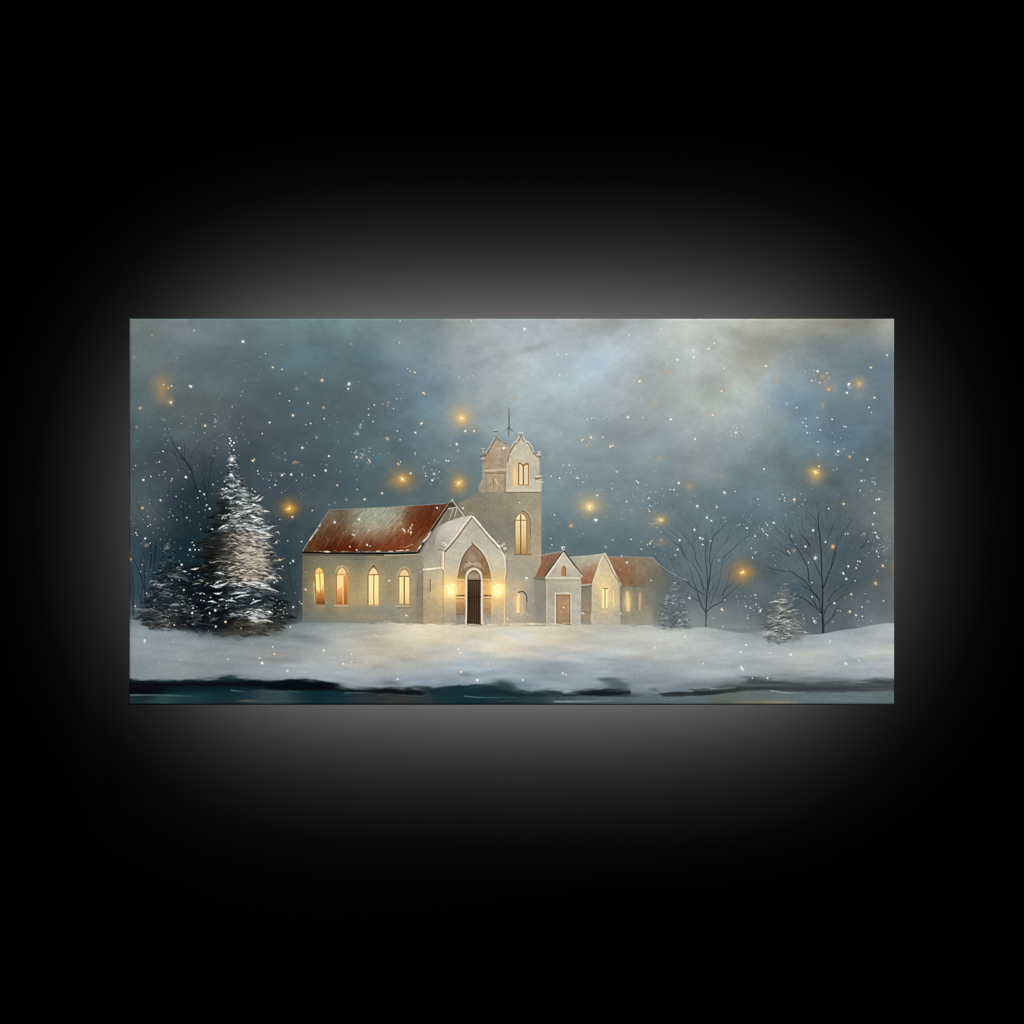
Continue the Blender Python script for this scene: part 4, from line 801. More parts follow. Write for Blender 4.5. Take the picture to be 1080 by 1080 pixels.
# big fir
L_F2 = lab('fir_tree:tall fir thick with bright snow, biggest tree in the picture')
pr2 = [(478, 243.5, 247), (487, 241, 252), (500, 239, 256), (510, 235, 262), (520, 231, 270), (530, 226, 279), (545, 219, 287), (560, 214, 293), (575, 210, 292), (590, 207, 292), (605, 205, 298), (620, 203, 303), (635, 202, 307), (648, 200, 310), (657, 204, 308), (670, 222, 280)]
ax2 = [245, 246, 247, 248, 249, 250, 251, 252, 252, 252, 252, 253, 254, 254, 253, 250]
dk2 = field([(246, 495, (60, 76, 84)), (246, 515, (64, 74, 76)), (235, 540, (40, 50, 48)), (260, 540, (86, 90, 88)), (222, 560, (24, 34, 34)), (245, 560, (86, 88, 84)), (275, 560, (92, 98, 98)), (215, 585, (30, 34, 30)), (240, 585, (70, 66, 56)), (262, 585, (136, 126, 112)), (285, 580, (74, 78, 80)),
             (220, 605, (26, 30, 26)), (245, 605, (76, 70, 60)), (270, 605, (116, 106, 94)), (290, 608, (60, 60, 58)), (225, 625, (12, 22, 26)), (255, 622, (48, 54, 56)), (280, 618, (74, 72, 68)), (300, 625, (32, 46, 56)), (230, 645, (10, 18, 22)), (255, 640, (22, 40, 50)), (285, 632, (20, 36, 44)), (275, 648, (104, 108, 108)),
             (296, 645, (18, 22, 26)), (230, 662, (30, 32, 32)), (260, 664, (62, 56, 44)), (290, 660, (80, 78, 66))], 9)
def br2(x, y):
    g = lambda cx, cy, sx_, sy_, a_: a_ * math.exp(-((x - cx) / sx_) ** 2 - ((y - cy) / sy_) ** 2)
    b = .28 + g(248, 500, 12, 26, .62) + g(256, 540, 22, 26, .7) + g(268, 580, 22, 30, .8) + g(268, 610, 20, 14, .55) + g(272, 648, 15, 9, .65) + g(262, 628, 20, 5, .3) + g(238, 600, 12, 12, .3) + g(236, 616, 12, 3, .4) - g(214, 565, 20, 50, .45) - g(228, 640, 22, 14, .15) - g(285, 636, 16, 7, .35)
    return max(.03, min(1, b + rng.normal(0, .1)))
def li2(x, y):
    w = math.exp(-((x - 266) / 26) ** 2 - ((y - 596) / 22) ** 2)
    c = np.array([222, 228, 228.]) * (1 - w) + np.array([242, 224, 200.]) * w
    if y > 618: c = np.array([186, 200, 208.])
    if y > 640: c = np.array([196, 196, 194.])
    if y > 656: c = np.array([150, 140, 120.])
    return c
fir(pr2, ax2, 2300, br2, dk2, li2, L_F2, (4, 13), (.5, 1.9), .8, 5., 14, .24, (.25, .85), .42, .12)
for x, y, rx, ry, c, a in [(262, 570, 12, 3.5, (196, 188, 174), .45), (276, 560, 9, 3, (178, 180, 176), .4), (256, 578, 9, 3, (204, 190, 168), .45), (270, 598, 14, 3, (200, 180, 152), .45), (268, 592, 8, 2, (52, 46, 40), .5), (282, 604, 9, 2, (60, 56, 50), .5), (246, 588, 9, 2, (150, 138, 118), .4), (238, 598, 10, 2, (140, 128, 106), .4), (226, 580, 10, 3, (30, 32, 30), .5),
    (222, 600, 12, 3, (22, 28, 26), .5), (262, 551, 9, 2, (60, 62, 58), .45), (284, 568, 9, 1.6, (44, 52, 56), .5), (250, 628, 14, 2, (10, 20, 26), .6), (276, 634, 14, 2.6, (14, 30, 40), .6), (240, 642, 18, 4, (8, 16, 20), .5), (290, 628, 12, 2, (24, 38, 48), .5)]:
    streak(x, y, rx, ry, c, a, rng.normal(.05, .12))
streak(268, 589, 14, 7, (206, 186, 160), .4); streak(264, 608, 10, 3, (214, 184, 150), .55)
for i in range(260):
    y = rng.uniform(560, 612); x = rng.normal(264, 12); arc_stroke(x, y, rng.uniform(5, 11), rng.normal(.1, .25), rng.normal(-1, .8), rng.uniform(.7, 1.6), (np.array([226, 212, 192]) * rng.uniform(.62, 1.05)), .6)
for i in range(120):
    y = rng.uniform(560, 612); x = rng.normal(262, 16); arc_stroke(x, y, rng.uniform(4, 9), rng.normal(.1, .25), rng.normal(.6, .6), rng.uniform(.5, 1.1), (np.array([74, 66, 54]) * rng.uniform(.6, 1.1)), .6)
for (x, y, L, th, b) in [(234, 615, 16, -.25, 2), (228, 618, 12, .1, 1), (230, 625, 9, -.1, 1), (274, 644, 9, .2, -1), (262, 646, 8, -.3, -1), (284, 646, 8, .3, -1), (270, 649, 9, 0, -1), (280, 655, 16, .1, -1), (252, 626, 16, -.1, -1), (256, 629, 16, -.2, -1), (284, 622, 20, .2, -1.5), (272, 616, 26, .15, -1.5), (270, 635, 12, -.35, -1),
                         (232, 605, 10, .2, -1), (276, 560, 14, .3, 1.5), (283, 556, 10, -.3, 1.5), (277, 566, 18, .05, 1), (236, 556, 12, -.4, -1), (206, 599.5, 8, -.2, .5), (244, 634, 10, .1, -1), (224, 635, 9, .1, -1), (268, 653, 12, .2, -1), (270, 524, 9, -.5, 1), (274, 526, 9, -.6, 1), (280, 539, 9, .1, 0), (286, 610, 12, .1, -1)]:
    arc_stroke(x, y, L, th, b, 1.9, (208, 212, 210), .8, L_F2)
for (x, y) in [(291, 632), (294, 636), (297, 634), (290, 640), (295, 642), (300, 640), (292, 646), (298, 645), (286, 642), (302, 646), (297, 650)]:
    arc_stroke(x, y, 4, rng.normal(0, .6), -.6, 1.8, (16, 18, 20), .8); arc_stroke(x + 1, y + 1.2, 3, rng.normal(0, .6), -.6, .8, (190, 184, 180), .7)
for (x, y) in [(242.5, 462.5), (243.8, 465), (247, 467), (242.5, 467.5), (246.8, 474.5), (244.6, 470)]: flake(x, y, 1., (226, 232, 232))
glow(244.8, 484.5, 3., 3., (236, 236, 224), .9); flake(244.6, 484.6, 1.7, (252, 250, 240))
streak(250, 667, 44, 4, (72, 72, 66), .35); streak(235, 670, 40, 5, (100, 108, 112), .4)
# small fir beside the annexe
L_F3 = lab('fir_tree:small hazy fir beside the far end of the annexe')
pr3 = [(612, 711, 713.5), (620, 706, 718), (630, 701, 722), (640, 696, 726), (650, 692, 730), (658, 690, 732), (663, 696, 728)]
dk3 = field([(711, 620, (112, 120, 122)), (700, 645, (98, 104, 106)), (720, 640, (88, 102, 110)), (710, 655, (76, 86, 90)), (728, 655, (96, 108, 114))], 9)
fir(pr3, [711.5] * 7, 330, lambda x, y: .62 + rng.normal(0, .12), dk3, lambda x, y: (188, 198, 200), L_F3, (4, 9), (.5, 1.2), .4, 5, 9, .25, (.75, 1.), .2)
streak(708, 653, 7, 6, (74, 86, 90), .5)
# fir on the right
L_F4 = lab('fir_tree:small frosted grey fir left of the lone bare tree')
pr4 = [(614, 826, 829), (622, 821, 832), (632, 814, 836), (642, 808, 841), (652, 804, 845), (662, 799, 849), (671, 796, 851), (678, 812, 836)]
dk4 = field([(825, 625, (116, 118, 112)), (815, 645, (112, 114, 108)), (835, 645, (96, 100, 98)), (822, 660, (74, 78, 76)), (808, 670, (104, 106, 102)), (842, 668, (112, 116, 114)), (824, 673, (86, 92, 92))], 9)
fir(pr4, [825] * 8, 420, lambda x, y: .58 + rng.normal(0, .14), dk4, lambda x, y: (196, 198, 192), L_F4, (5, 12), (.5, 1.3), .5, 4.5, 9, .25, (.7, 1.05), .2)
streak(800, 668, 22, 4, (158, 164, 166), .45); streak(824, 677, 26, 3, (150, 156, 160), .5); streak(850, 670, 14, 3, (146, 154, 158), .4); streak(775, 661, 26, 5, (150, 154, 154), .4)
for y0_, w_ in [(636, 9), (644, 12), (651, 14), (657, 16), (664, 19), (670, 20)]:
    for k in range(4):
        x = 824 + rng.normal(0, w_ * .5); arc_stroke(x, y0_ + rng.normal(0, 1.6), rng.uniform(8, 14), rng.normal(.05, .25), -1.4, 1.4, (206, 208, 202), .55); arc_stroke(x + 1, y0_ + 2 + rng.normal(0, 1), rng.uniform(6, 12), rng.normal(.05, .25), -1.2, 1.1, (78, 82, 82), .45)
streak(838, 635, 8, 9, (62, 84, 104), .45)
# --- dark shore and water along the lower edge
L_WA = lab('water:strip of dark teal water along the bottom of the picture')
wat = field([(140, 737, (34, 62, 70)), (170, 738, (44, 74, 78)), (200, 736, (34, 64, 70)), (200, 728, (16, 44, 54)), (240, 726, (14, 40, 50)), (236, 738, (26, 46, 54)), (262, 732, (22, 46, 54)), (275, 738, (56, 72, 74)), (298, 738, (52, 72, 74)), (320, 736, (24, 50, 58)), (350, 738, (20, 46, 56)),
             (390, 738, (40, 52, 54)), (420, 738, (54, 56, 54)), (445, 738, (44, 56, 60)), (470, 738, (22, 50, 60)), (500, 739, (20, 50, 60)), (530, 737, (28, 52, 60)), (560, 738, (40, 60, 68)), (590, 737, (62, 80, 86)), (620, 736, (76, 94, 100)), (650, 736, (84, 102, 108)), (690, 737, (92, 108, 112)),
             (730, 737, (92, 110, 112)), (765, 737, (92, 102, 96)), (790, 735, (98, 108, 106)), (830, 735, (98, 112, 114)), (870, 736, (98, 114, 118)), (910, 737, (98, 114, 116)), (940, 736, (94, 110, 110)), (150, 726, (4, 10, 14)), (330, 731, (14, 36, 46)), (480, 730, (22, 44, 52)), (540, 732, (28, 46, 54))], 10)
shx = [136, 142, 150, 190, 215, 225, 232, 241, 250, 259, 275, 298, 306, 312, 340, 352, 362, 372, 395, 410, 425, 440, 460, 474, 485, 500, 520, 532, 545, 556, 562, 568, 575, 585, 590, 600, 610, 622, 640, 664, 667, 690, 697, 728, 750, 784, 790, 797, 810, 830, 850, 880, 900, 920, 944]
shy = [715.5, 716.8, 717.6, 717.2, 717.6, 716.8, 714.5, 713, 714, 717, 717.5, 717.5, 716.3, 716, 717, 720.5, 724.5, 726, 725.8, 725, 724.8, 724, 725, 724, 722.5, 722.5, 721.5, 720, 727, 729, 730, 729, 728, 728.4, 730, 731, 730, 727.5, 727, 728, 733, 733, 731, 728, 725.5, 721, 716.8, 715, 715.4, 717.5, 719.5, 719, 719.5, 717, 716.5]
edge = [(x, y) for x, y in zip(shx, shy)]
def below(pts, c, a, soft, label=None, tex=0., ragged=.0): poly(pts + [(pts[-1][0] + 4, pts[-1][1]), (948, 760), (120, 760), (pts[0][0] - 4, pts[0][1])], c, a, soft, label, tex, ragged=ragged)
# bluish half shade on the snow above the shore
for x, y, rx, ry, c, a in [(241, 713, 14, 2.6, (66, 82, 92), .8), (530, 718, 14, 3.5, (96, 112, 122), .7), (490, 711, 10, 3, (112, 126, 134), .6), (644, 716, 16, 2.6, (72, 90, 98), .75), (655, 721, 16, 4, (88, 104, 110), .6), (690, 727, 5, 2.5, (80, 92, 96), .6), (740, 722, 22, 3, (104, 116, 118), .5), (412, 720, 12, 3.5, (90, 102, 108), .7),
                           (860, 716, 34, 3, (100, 114, 118), .6), (820, 712, 26, 2.4, (112, 124, 126), .4), (545, 722, 22, 4, (104, 122, 132), .5), (366, 716, 14, 2, (136, 148, 156), .5), (690, 718, 34, 5, (118, 132, 136), .45), (635, 719, 6, 1.2, (150, 160, 164), .8)]:
    streak(x, y, rx, ry, c, a)
below([(x, y - .8) for x, y in edge], (120, 134, 142), .55, 2.6, None, .02, ragged=.8)
below(edge, wat, 1, 1.6, L_WA, .02, ragged=.7)
dk = vgrad((714, (34, 50, 58)), (719, (18, 32, 40)), (722, (6, 12, 16)))
poly([(134, 716.6), (150, 718.4), (190, 718), (222, 718), (231, 715.5), (241, 713.8), (250, 714.8), (260, 718), (298, 718), (310, 716.6), (330, 717), (350, 720), (360, 724), (372, 726), (298, 728), (262, 726), (230, 727), (195, 729), (170, 732), (134, 732)], dk, .9, 1.8, L_WA, ragged=.4)
poly([(134, 721), (150, 721.5), (162, 720), (210, 720.5), (260, 719), (300, 718), (312, 716.8), (332, 717.4), (350, 720.5), (360, 724.4), (372, 726.2), (400, 726.6), (412, 725.4), (440, 728), (448, 731), (440, 733), (410, 731.5), (380, 728.8), (350, 728), (300, 727), (280, 723.5), (240, 722.5), (190, 724), (172, 731), (134, 731.6)], (6, 12, 17), .8, 2.2, L_WA, ragged=.5)
poly([(170, 724), (230, 722.8), (280, 724), (262, 729), (200, 731), (170, 732)], (14, 36, 46), .7, 2.5, L_WA)
poly([(452, 727), (470, 724.5), (486, 723), (502, 723), (522, 722), (534, 725), (548, 729), (562, 731), (575, 729), (586, 729.5), (592, 731.5), (600, 733), (560, 735), (520, 733.5), (470, 733), (452, 732)], (24, 44, 52), .85, 2.4, L_WA, ragged=.5)
poly([(516, 721), (528, 717.5), (540, 720), (548, 727), (530, 727)], (54, 74, 82), .75, 2.4)
poly([(566, 730), (576, 727.8), (585, 728.5), (592, 732), (580, 733.5)], (44, 62, 70), .8, 1.2, L_WA)
poly([(592, 733.4), (604, 730.8), (614, 728.8), (624, 727), (634, 727.4), (641, 726), (652, 727.4), (664.5, 728.2), (665.5, 733.4), (640, 734)], (10, 20, 26), .85, 1.6, L_WA, ragged=.5)
poly([(632, 716), (640, 715.6), (652, 717), (662, 722), (664, 728), (636, 727), (642, 722), (636, 720)], (54, 68, 76), .5, 3.2)
poly([(666, 731.5), (700, 731.5), (700, 735), (666, 735)], (84, 98, 102), .8, 1.4, L_WA)
poly([(695, 731), (706, 729.6), (730, 729), (727, 727), (742, 726), (752, 727), (784, 723), (786, 728), (764, 731), (750, 733.2), (700, 734.4)], vgrad((724, (44, 48, 50)), (730, (26, 32, 34)), (734, (40, 48, 50))), .85, 1.4, L_WA, ragged=.3)
poly([(776, 722), (785, 719), (791, 716), (798, 714.6), (812, 715), (830, 717.5), (852, 720), (880, 719), (900, 720), (920, 717.4), (946, 717), (946, 728), (900, 730), (852, 730.4), (815, 729), (780, 727.5)], vgrad((715, (70, 80, 82)), (721, (62, 70, 72)), (727, (54, 62, 64)), (730, (74, 84, 86))), .88, 2.2, L_WA, ragged=.4)
for x, y, rx, ry, c, a in [(812, 722, 24, 1.2, (92, 102, 104), .6), (800, 725.5, 26, 1., (40, 46, 48), .7), (860, 726, 40, 1.2, (48, 56, 58), .6), (862, 721.5, 22, 1.6, (86, 96, 98), .6), (920, 722, 26, 1.2, (84, 92, 94), .6), (930, 719, 16, 1., (52, 60, 62), .6), (925, 726, 22, 1., (90, 98, 98), .5), (770, 728, 20, 1.3, (66, 74, 74), .5)]:
    streak(x, y, rx, ry, c, a)
for p, w, c, a in [([(136, 732.8), (165, 732.6), (185, 733.2), (196, 733.8)], 1.3, (132, 150, 156), .85), ([(136, 723), (150, 722.6), (162, 721.4)], .9, (60, 76, 84), .6), ([(244, 727.6), (252, 728.6), (260, 729.2)], 1.3, (146, 160, 160), .85), ([(304, 727.6), (312, 729.4), (323, 730.2)], 1.4, (74, 104, 106), .7),
                   ([(364, 730.6), (374, 730.2), (385, 730.6)], 1.3, (104, 130, 132), .85), ([(400, 732.8), (410, 731.6), (417, 731.8)], 1., (96, 104, 98), .8), ([(424, 732.8), (435, 733.8), (448, 734.2)], 1., (96, 110, 110), .7), ([(490, 734), (502, 735), (516, 735.6), (530, 735), (545, 735.4)], 1.3, (130, 152, 154), .75),
                   ([(528, 739.6), (545, 738.6), (560, 738)], 1., (84, 108, 114), .6), ([(585, 739.6), (605, 739.8), (626, 739.6), (648, 738.2)], 1.7, (158, 176, 184), .85), ([(598, 738.6), (628, 738.6)], .9, (176, 190, 196), .5), ([(697, 730), (710, 729), (724, 728.6), (732, 728.2)], 1.2, (150, 160, 160), .7), ([(728, 728.8), (733, 728.4)], 1., (190, 196, 194), .8),
                   ([(750, 726.2), (760, 726), (770, 725.4), (776, 724.8)], 1.5, (186, 190, 186), .9), ([(744, 733.6), (752, 733.2), (758, 732.4)], .9, (130, 140, 138), .7), ([(813, 728.2), (822, 729.6), (834, 730.6), (850, 730.4)], 1.5, (178, 190, 190), .85), ([(876, 731.6), (890, 731.2), (898, 730), (906, 729.2)], .9, (140, 146, 142), .7),
                   ([(580, 727.4), (590, 728), (602, 728.4), (615, 726)], .9, (160, 172, 178), .5), ([(140, 716.6), (155, 717), (175, 716.4), (195, 717)], 1., (150, 162, 168), .6), ([(310, 715.2), (330, 715.6), (350, 716.4), (365, 716.6)], 1.2, (170, 182, 190), .8), ([(380, 717.8), (392, 717.4)], 1., (170, 180, 186), .6), ([(415, 717), (425, 715.2), (432, 714.6)], 1., (176, 180, 180), .6),
                   ([(250, 713.8), (262, 714.4), (272, 714)], 1., (150, 158, 162), .4), ([(372, 698.6), (384, 698.4)], .8, (116, 112, 104), .7), ([(408, 722.5), (420, 723.6)], .8, (150, 150, 158), .5), ([(628, 719.6), (640, 720)], 1., (166, 176, 182), .6)]:
    line(curve(p, 4), w * .9, w * .3, c, a * .75, None, .7)
streak(262, 739, 12, 1.6, (120, 96, 80), .7); streak(815, 740.2, 26, 1.6, (160, 134, 86), .85); streak(788, 740, 14, 2, (132, 122, 90), .7); streak(420, 738, 30, 3, (60, 58, 52), .5); streak(310, 739, 14, 1.6, (60, 76, 66), .5)
for i in range(500):
    x = rng.uniform(PX0, PX1); y = rng.uniform(718, 742)
    ix = min(NX - 1, int((x - PX0) * SS)); iy = min(NY - 1, int((y - PY0) * SS))
    if LAB[iy, ix] != L_WA: continue
    c = np.clip(PIC[iy, ix] * 255 * (1 + rng.normal(0, .12)) + rng.normal(0, 3), 0, 255)
    streak(x, y, rng.uniform(5, 20), rng.uniform(.5, 1.2), c, .35, rng.normal(0, .04))

for i in range(130):
    x = rng.uniform(PX0 + 2, PX1 - 2); y = np.interp(x, shx, shy) + rng.normal(0, .8)
    iy = int(np.clip((y + rng.choice([-3.5, 3]) - PY0) * SS, 0, NY - 1)); ix = int((x - PX0) * SS)
    streak(x, y, rng.uniform(5, 14), rng.uniform(1., 2.2), np.clip(PIC[iy, ix] * 255 + rng.normal(0, 8), 0, 240), rng.uniform(.2, .45), rng.normal(0, .07))
# --- snowflakes: (x, y, diameter) in fifths of a unit, tile by tile; w white, d faint, p peach, o orange, f faint orange, q very faint
T = 1080 / 210.
FL = {
 (130, 330): 'w650,157,12;w773,222,6;d745,240,6;w368,400,11;w358,396,5;w862,307,7;w850,438,5;w902,478,7;d640,450,7;d661,369,6;d738,335,5;d730,365,5;d385,97,8;d292,245,6;d860,172,7;d520,467,6;w795,595,8;w1017,600,7;d630,624,6;w755,655,6;d648,565,6;d325,562,6;d316,600,7;q222,580,12;w217,751,7;d230,714,6;w197,808,7;w151,887,7;w110,906,9;w68,828,6;d58,850,6;w226,862,5;d218,878,6;w341,891,10;w487,930,6;w417,967,7;w440,984,8;w405,1003,6;w454,1042,7;w470,1062,8;w537,985,6;w323,955,5;w288,995,5;d322,1022,5;d403,828,5;d395,850,5;w875,872,5;w825,934,7;w940,908,5;w862,880,10;w912,877,9;w973,875,6;d1020,915,5;w730,857,6;w735,873,5;w803,880,4;w792,908,4;w760,900,4;w715,968,7;w700,955,5;w1025,1072,6;p203,1016,9;f157,123,12;p812,296,10;f989,328,10;p1078,367,11;f940,411,13;p921,556,12;p1003,490,8;p445,612,12;o93,517,13;f74,620,13;p260,486,12;p263,397,8;o245,408,9;w221,390,7;p306,733,8;p972,732,11;f880,796,10;p704,802,13;p712,794,6;f932,810,18;f948,812,10;o105,1058,12;d1035,880,5;d500,580,6;d515,565,5;d490,548,5;d540,658,6;q510,735,12;d650,660,6;d870,300,4;d210,575,6;p265,900,6;p260,912,5;q60,240,12;q500,590,14;q640,600,10;d255,660,5;w550,915,5;w600,900,5;f230,900,6;f240,990,6',
 (330, 330): 'w197,386,14;w192,413,8;w334,500,6;w302,521,6;w303,554,6;d338,560,6;w326,590,7;w62,574,7;d116,556,5;d250,375,5;w455,467,5;w438,520,5;w458,641,7;w474,689,6;d260,606,9;d258,620,8;d700,518,6;w827,641,9;w781,712,9;d745,720,7;d788,747,8;w554,758,6;w556,768,5;w724,802,7;w736,804,7;w658,873,8;w685,862,5;w648,908,8;w611,870,5;w613,885,5;p470,162,7;w474,46,6;w860,46,7;d255,92,6;w838,345,4;w866,342,4;w795,349,5;d820,200,7;w515,303,5;w527,316,5;d55,340,5;w241,957,6;d270,770,9;d262,785,9;w8,882,6;d3,1070,6;d656,611,5;w603,833,4;w628,815,4;d412,762,6;w70,855,9;d746,673,6;p133,935,8;p51,365,11;o59,514,11;f208,170,14;p553,323,10;f411,488,14;f406,505,9;p600,435,11;p607,440,6;p590,600,13;p557,650,10;o403,681,12;o408,688,7;p874,641,11;p88,777,10;f74,826,11;p237,782,11;p306,800,9;p311,810,7;o464,820,13;w476,808,6;p376,978,10;p281,1011,10;f181,1013,13;f942,84,12;f720,300,14;w531,870,8;d240,905,6;d243,655,14;d748,690,5;d280,745,5;d300,790,6;d640,850,5;d620,900,4;q90,1040,10;q120,1030,10;q880,92,6;w1035,735,6;d330,830,5;d20,676,8;q230,656,12',
 (530, 330): 'w120,90,10;w117,84,5;w347,226,7;w299,226,6;w404,288,5;w350,343,6;d455,347,6;d362,318,5;w561,135,5;w686,124,7;w858,87,6;w629,188,5;w1034,205,9;w1037,242,8;w949,256,9;w893,280,5;w680,566,10;w760,568,6;w912,578,9;d584,582,7;w484,571,6;w460,577,6;w502,572,5;w544,675,6;w1044,684,9;w362,826,7;w330,826,5;w310,896,7;w346,868,5;w263,886,7;w402,895,7;w412,897,6;d368,937,6;w618,862,6;w626,855,4;w728,912,7;w735,920,7;w956,923,9;w930,959,7;w910,958,5;w514,989,8;w794,1004,7;w798,1045,5;w674,1022,6;d766,990,5;w1056,1048,10;d1020,1024,6;d755,1057,6;w93,1028,7;w1075,37,6;p310,335,10;p745,371,14;p740,375,8;o901,317,12;f890,315,9;p479,676,15;p430,690,9;p440,686,6;o458,720,10;p585,725,13;p598,720,10;f597,926,14;f812,495,16;f826,508,8;f534,500,16;f67,466,26;f1015,942,24;q330,535,18;q424,548,10;f852,790,22;q800,780,16;p797,1075,8;d610,745,6;d370,700,6;q110,405,8;d530,226,5;q470,615,10;d420,980,5;d1000,640,4;w840,560,3;d320,655,8;d690,965,5;d720,1000,5;q825,860,12',
 (740, 330): 'w38,195,8;d37,238,7;d131,148,7;d35,70,6;w186,649,8;w190,625,5;w515,515,7;w565,573,6;w548,596,6;w568,615,7;w571,651,6;w627,569,7;w643,635,7;w630,699,7;w707,578,7;d460,492,9;w783,618,7;w771,616,6;w907,513,7;w921,541,6;w937,460,9;w1005,230,8;w740,751,9;w727,768,5;w738,772,5;d632,770,9;d684,745,6;w898,795,9;w867,911,8;w859,964,7;w338,847,7;w125,976,9;w120,970,6;w82,1052,8;p770,1036,12;w688,1061,7;w440,985,6;w450,1003,5;w423,1009,5;w449,1019,5;w305,1010,6;d310,1040,7;w947,1013,7;w961,1010,9;w940,928,5;d936,895,5;w629,317,10;w797,389,12;w802,384,7;w787,434,10;w640,379,7;p597,367,10;w680,328,6;d297,244,6;d532,617,6;p69,165,12;p122,301,11;p349,289,12;o403,370,11;p108,425,12;p61,554,13;p917,297,11;f655,345,20;f688,358,10;o688,415,16;o854,386,14;f655,497,16;f658,510,10;o802,781,13;f865,855,13;p502,1012,13;p181,968,6;f545,1038,11;f110,885,16;f768,741,10;p637,832,9;f165,232,12;f158,255,12;f198,410,8;f210,425,8;q205,500,8;d197,680,5;d800,408,10;d670,375,6;d690,345,6;d240,800,6;d508,452,5;d965,965,5;d200,640,4;q880,140,6;d450,620,4',
 (130, 540): 'w70,112,7;w76,125,5;w120,143,8;w148,68,6;w134,77,5;w363,204,8;w390,204,7;w385,180,7;w375,164,6;w411,205,6;w484,92,7;w421,92,5;w346,30,7;w832,163,7;w893,155,5;w968,160,7;w922,265,9;w906,277,6;w865,295,6;w66,510,7;p330,422,9;w418,443,6;w440,444,5;w438,481,7;w422,478,6;w474,463,6;w500,533,9;w470,548,8;p555,595,11;w503,620,8;w380,520,7;w375,547,9;w707,474,7;p833,373,9;w820,382,7;w795,543,9;w923,514,8;w968,497,7;w957,485,5;w117,695,8;w118,705,7;w311,799,4;w754,818,11;w740,790,7;w891,860,8;w982,867,6;w812,730,7;p820,769,10;w907,622,7;p990,420,10;f695,710,12;o40,255,12;o32,222,8;p570,796,8;o848,257,10;d990,325,6;d948,390,5;d933,437,5;f127,180,18;w318,285,8;p918,26,9;w265,368,5;w305,370,5;w260,450,4;w252,600,4;w278,612,6;w95,322,5;w104,285,5;w128,440,6;w292,42,5;d110,40,5;d60,60,5;d75,95,5;d150,220,5;w590,75,4;w640,50,4;w560,480,5;w590,467,6;d575,440,5;w640,630,5;w520,505,5;w560,505,5;p560,520,5;w700,545,6;w230,580,4;w630,385,5;w850,40,4;w575,10,5;d440,30,5;d690,650,6;w770,500,4',
 (330, 540): 'w119,55,10;w250,39,10;w216,122,7;w225,125,7;w201,187,7;w238,205,7;w295,178,9;w311,184,5;w488,92,6;w497,100,7;w508,560,8;w60,749,9;w211,768,7;d587,323,7;w790,742,8;w800,762,7;w893,910,10;w897,862,5;w1017,182,7;w1057,577,6;p415,371,11;p166,822,13;p212,811,10;p335,668,9;p348,672,8;p804,865,12;p951,822,10;p742,790,7;w461,905,8;w535,92,5;w530,110,6;d180,105,5;d168,112,5;d473,805,4;w1005,160,5;d910,928,5;d990,760,4;d630,745,9;d640,752,6',
 (530, 540): 'w506,43,14;w282,15,7;w262,143,6;w268,178,6;d648,36,6;d598,152,9;w697,148,6;w753,201,7;w1041,96,9;w950,203,9;w937,232,6;w960,152,9;w859,108,5;w1072,140,8;w675,273,9;w805,370,6;w1014,465,9;d986,441,6;w431,548,7;w440,549,7;w333,517,5;p641,549,8;w110,910,8;w328,873,8;w344,880,6;w991,675,8;w825,735,8;w131,358,11;w27,579,7;w646,237,6;o371,74,17;p856,46,8;p800,170,8;p807,158,7;f860,150,16;p785,177,5;d240,228,6;d320,145,4;d900,60,6;d225,90,5;d700,20,5;d560,190,9;d740,190,4;d880,230,5;d500,500,4',
 (740, 540): 'w28,30,9;w52,47,8;w6,176,7;w48,157,7;w5,145,8;w247,87,7;w205,68,5;w390,58,8;w356,70,7;w348,58,5;w328,92,7;w334,102,6;w350,120,7;w358,128,6;w290,130,7;d288,118,6;d312,76,6;w562,187,8;w604,99,9;w616,249,15;w580,274,6;w468,212,6;w476,222,6;d488,130,8;w598,459,7;w598,382,6;w719,493,9;w779,119,6;w792,117,6;w672,162,8;w936,5,8;p929,66,10;w942,112,8;w948,132,7;w953,140,7;w948,214,7;w959,241,7;w846,266,7;w858,268,7;w845,285,5;w795,294,8;w767,330,8;w770,336,6;w784,362,9;w832,372,6;f880,118,15;o712,188,17;o710,182,9;o943,386,18;p983,293,9;p981,286,6;p838,303,8;p811,445,10;p803,540,11;w836,558,8;w869,514,7;w871,565,6;d851,588,5;w986,481,7;f902,485,14;f710,595,12;w610,590,8;w604,575,6;w620,598,6;w612,600,5;d625,575,7;p109,526,12;p114,532,7;w125,476,6;d93,261,8;w270,196,6;w276,247,7;p290,449,7;w264,520,7;w240,510,6;w318,535,9;w325,525,5;w240,720,8;w212,757,8;w372,763,6;w483,772,11;w218,845,13;w224,855,8;w213,838,7;w779,818,10;w784,824,8;w697,700,8;w854,805,7;w275,900,6;p357,900,10;w437,684,6;d115,621,8;f65,575,12;p250,575,6;f500,208,18;p8,820,8;d268,455,6;d265,480,5;d235,490,5;d295,495,4;d310,515,5;d282,530,6;d905,160,4;d935,155,5;d985,210,6;d965,175,5;d975,190,5;d990,225,4;d500,450,7;d520,465,6;d510,440,5;d535,450,5;d290,220,8;d298,215,6;d150,160,4;d240,40,5;d270,20,6;d400,290,7;d740,410,5;d775,460,6;d750,330,5;d645,555,6;d10,830,6;q500,470,14;q120,30,14;q130,50,10',
}
COLS = dict(w=((236, 240, 240), .95), d=((190, 202, 206), .5), q=((160, 176, 182), .35), p=((244, 222, 194), .92), o=((222, 176, 128), .8), f=((182, 160, 130), .42))
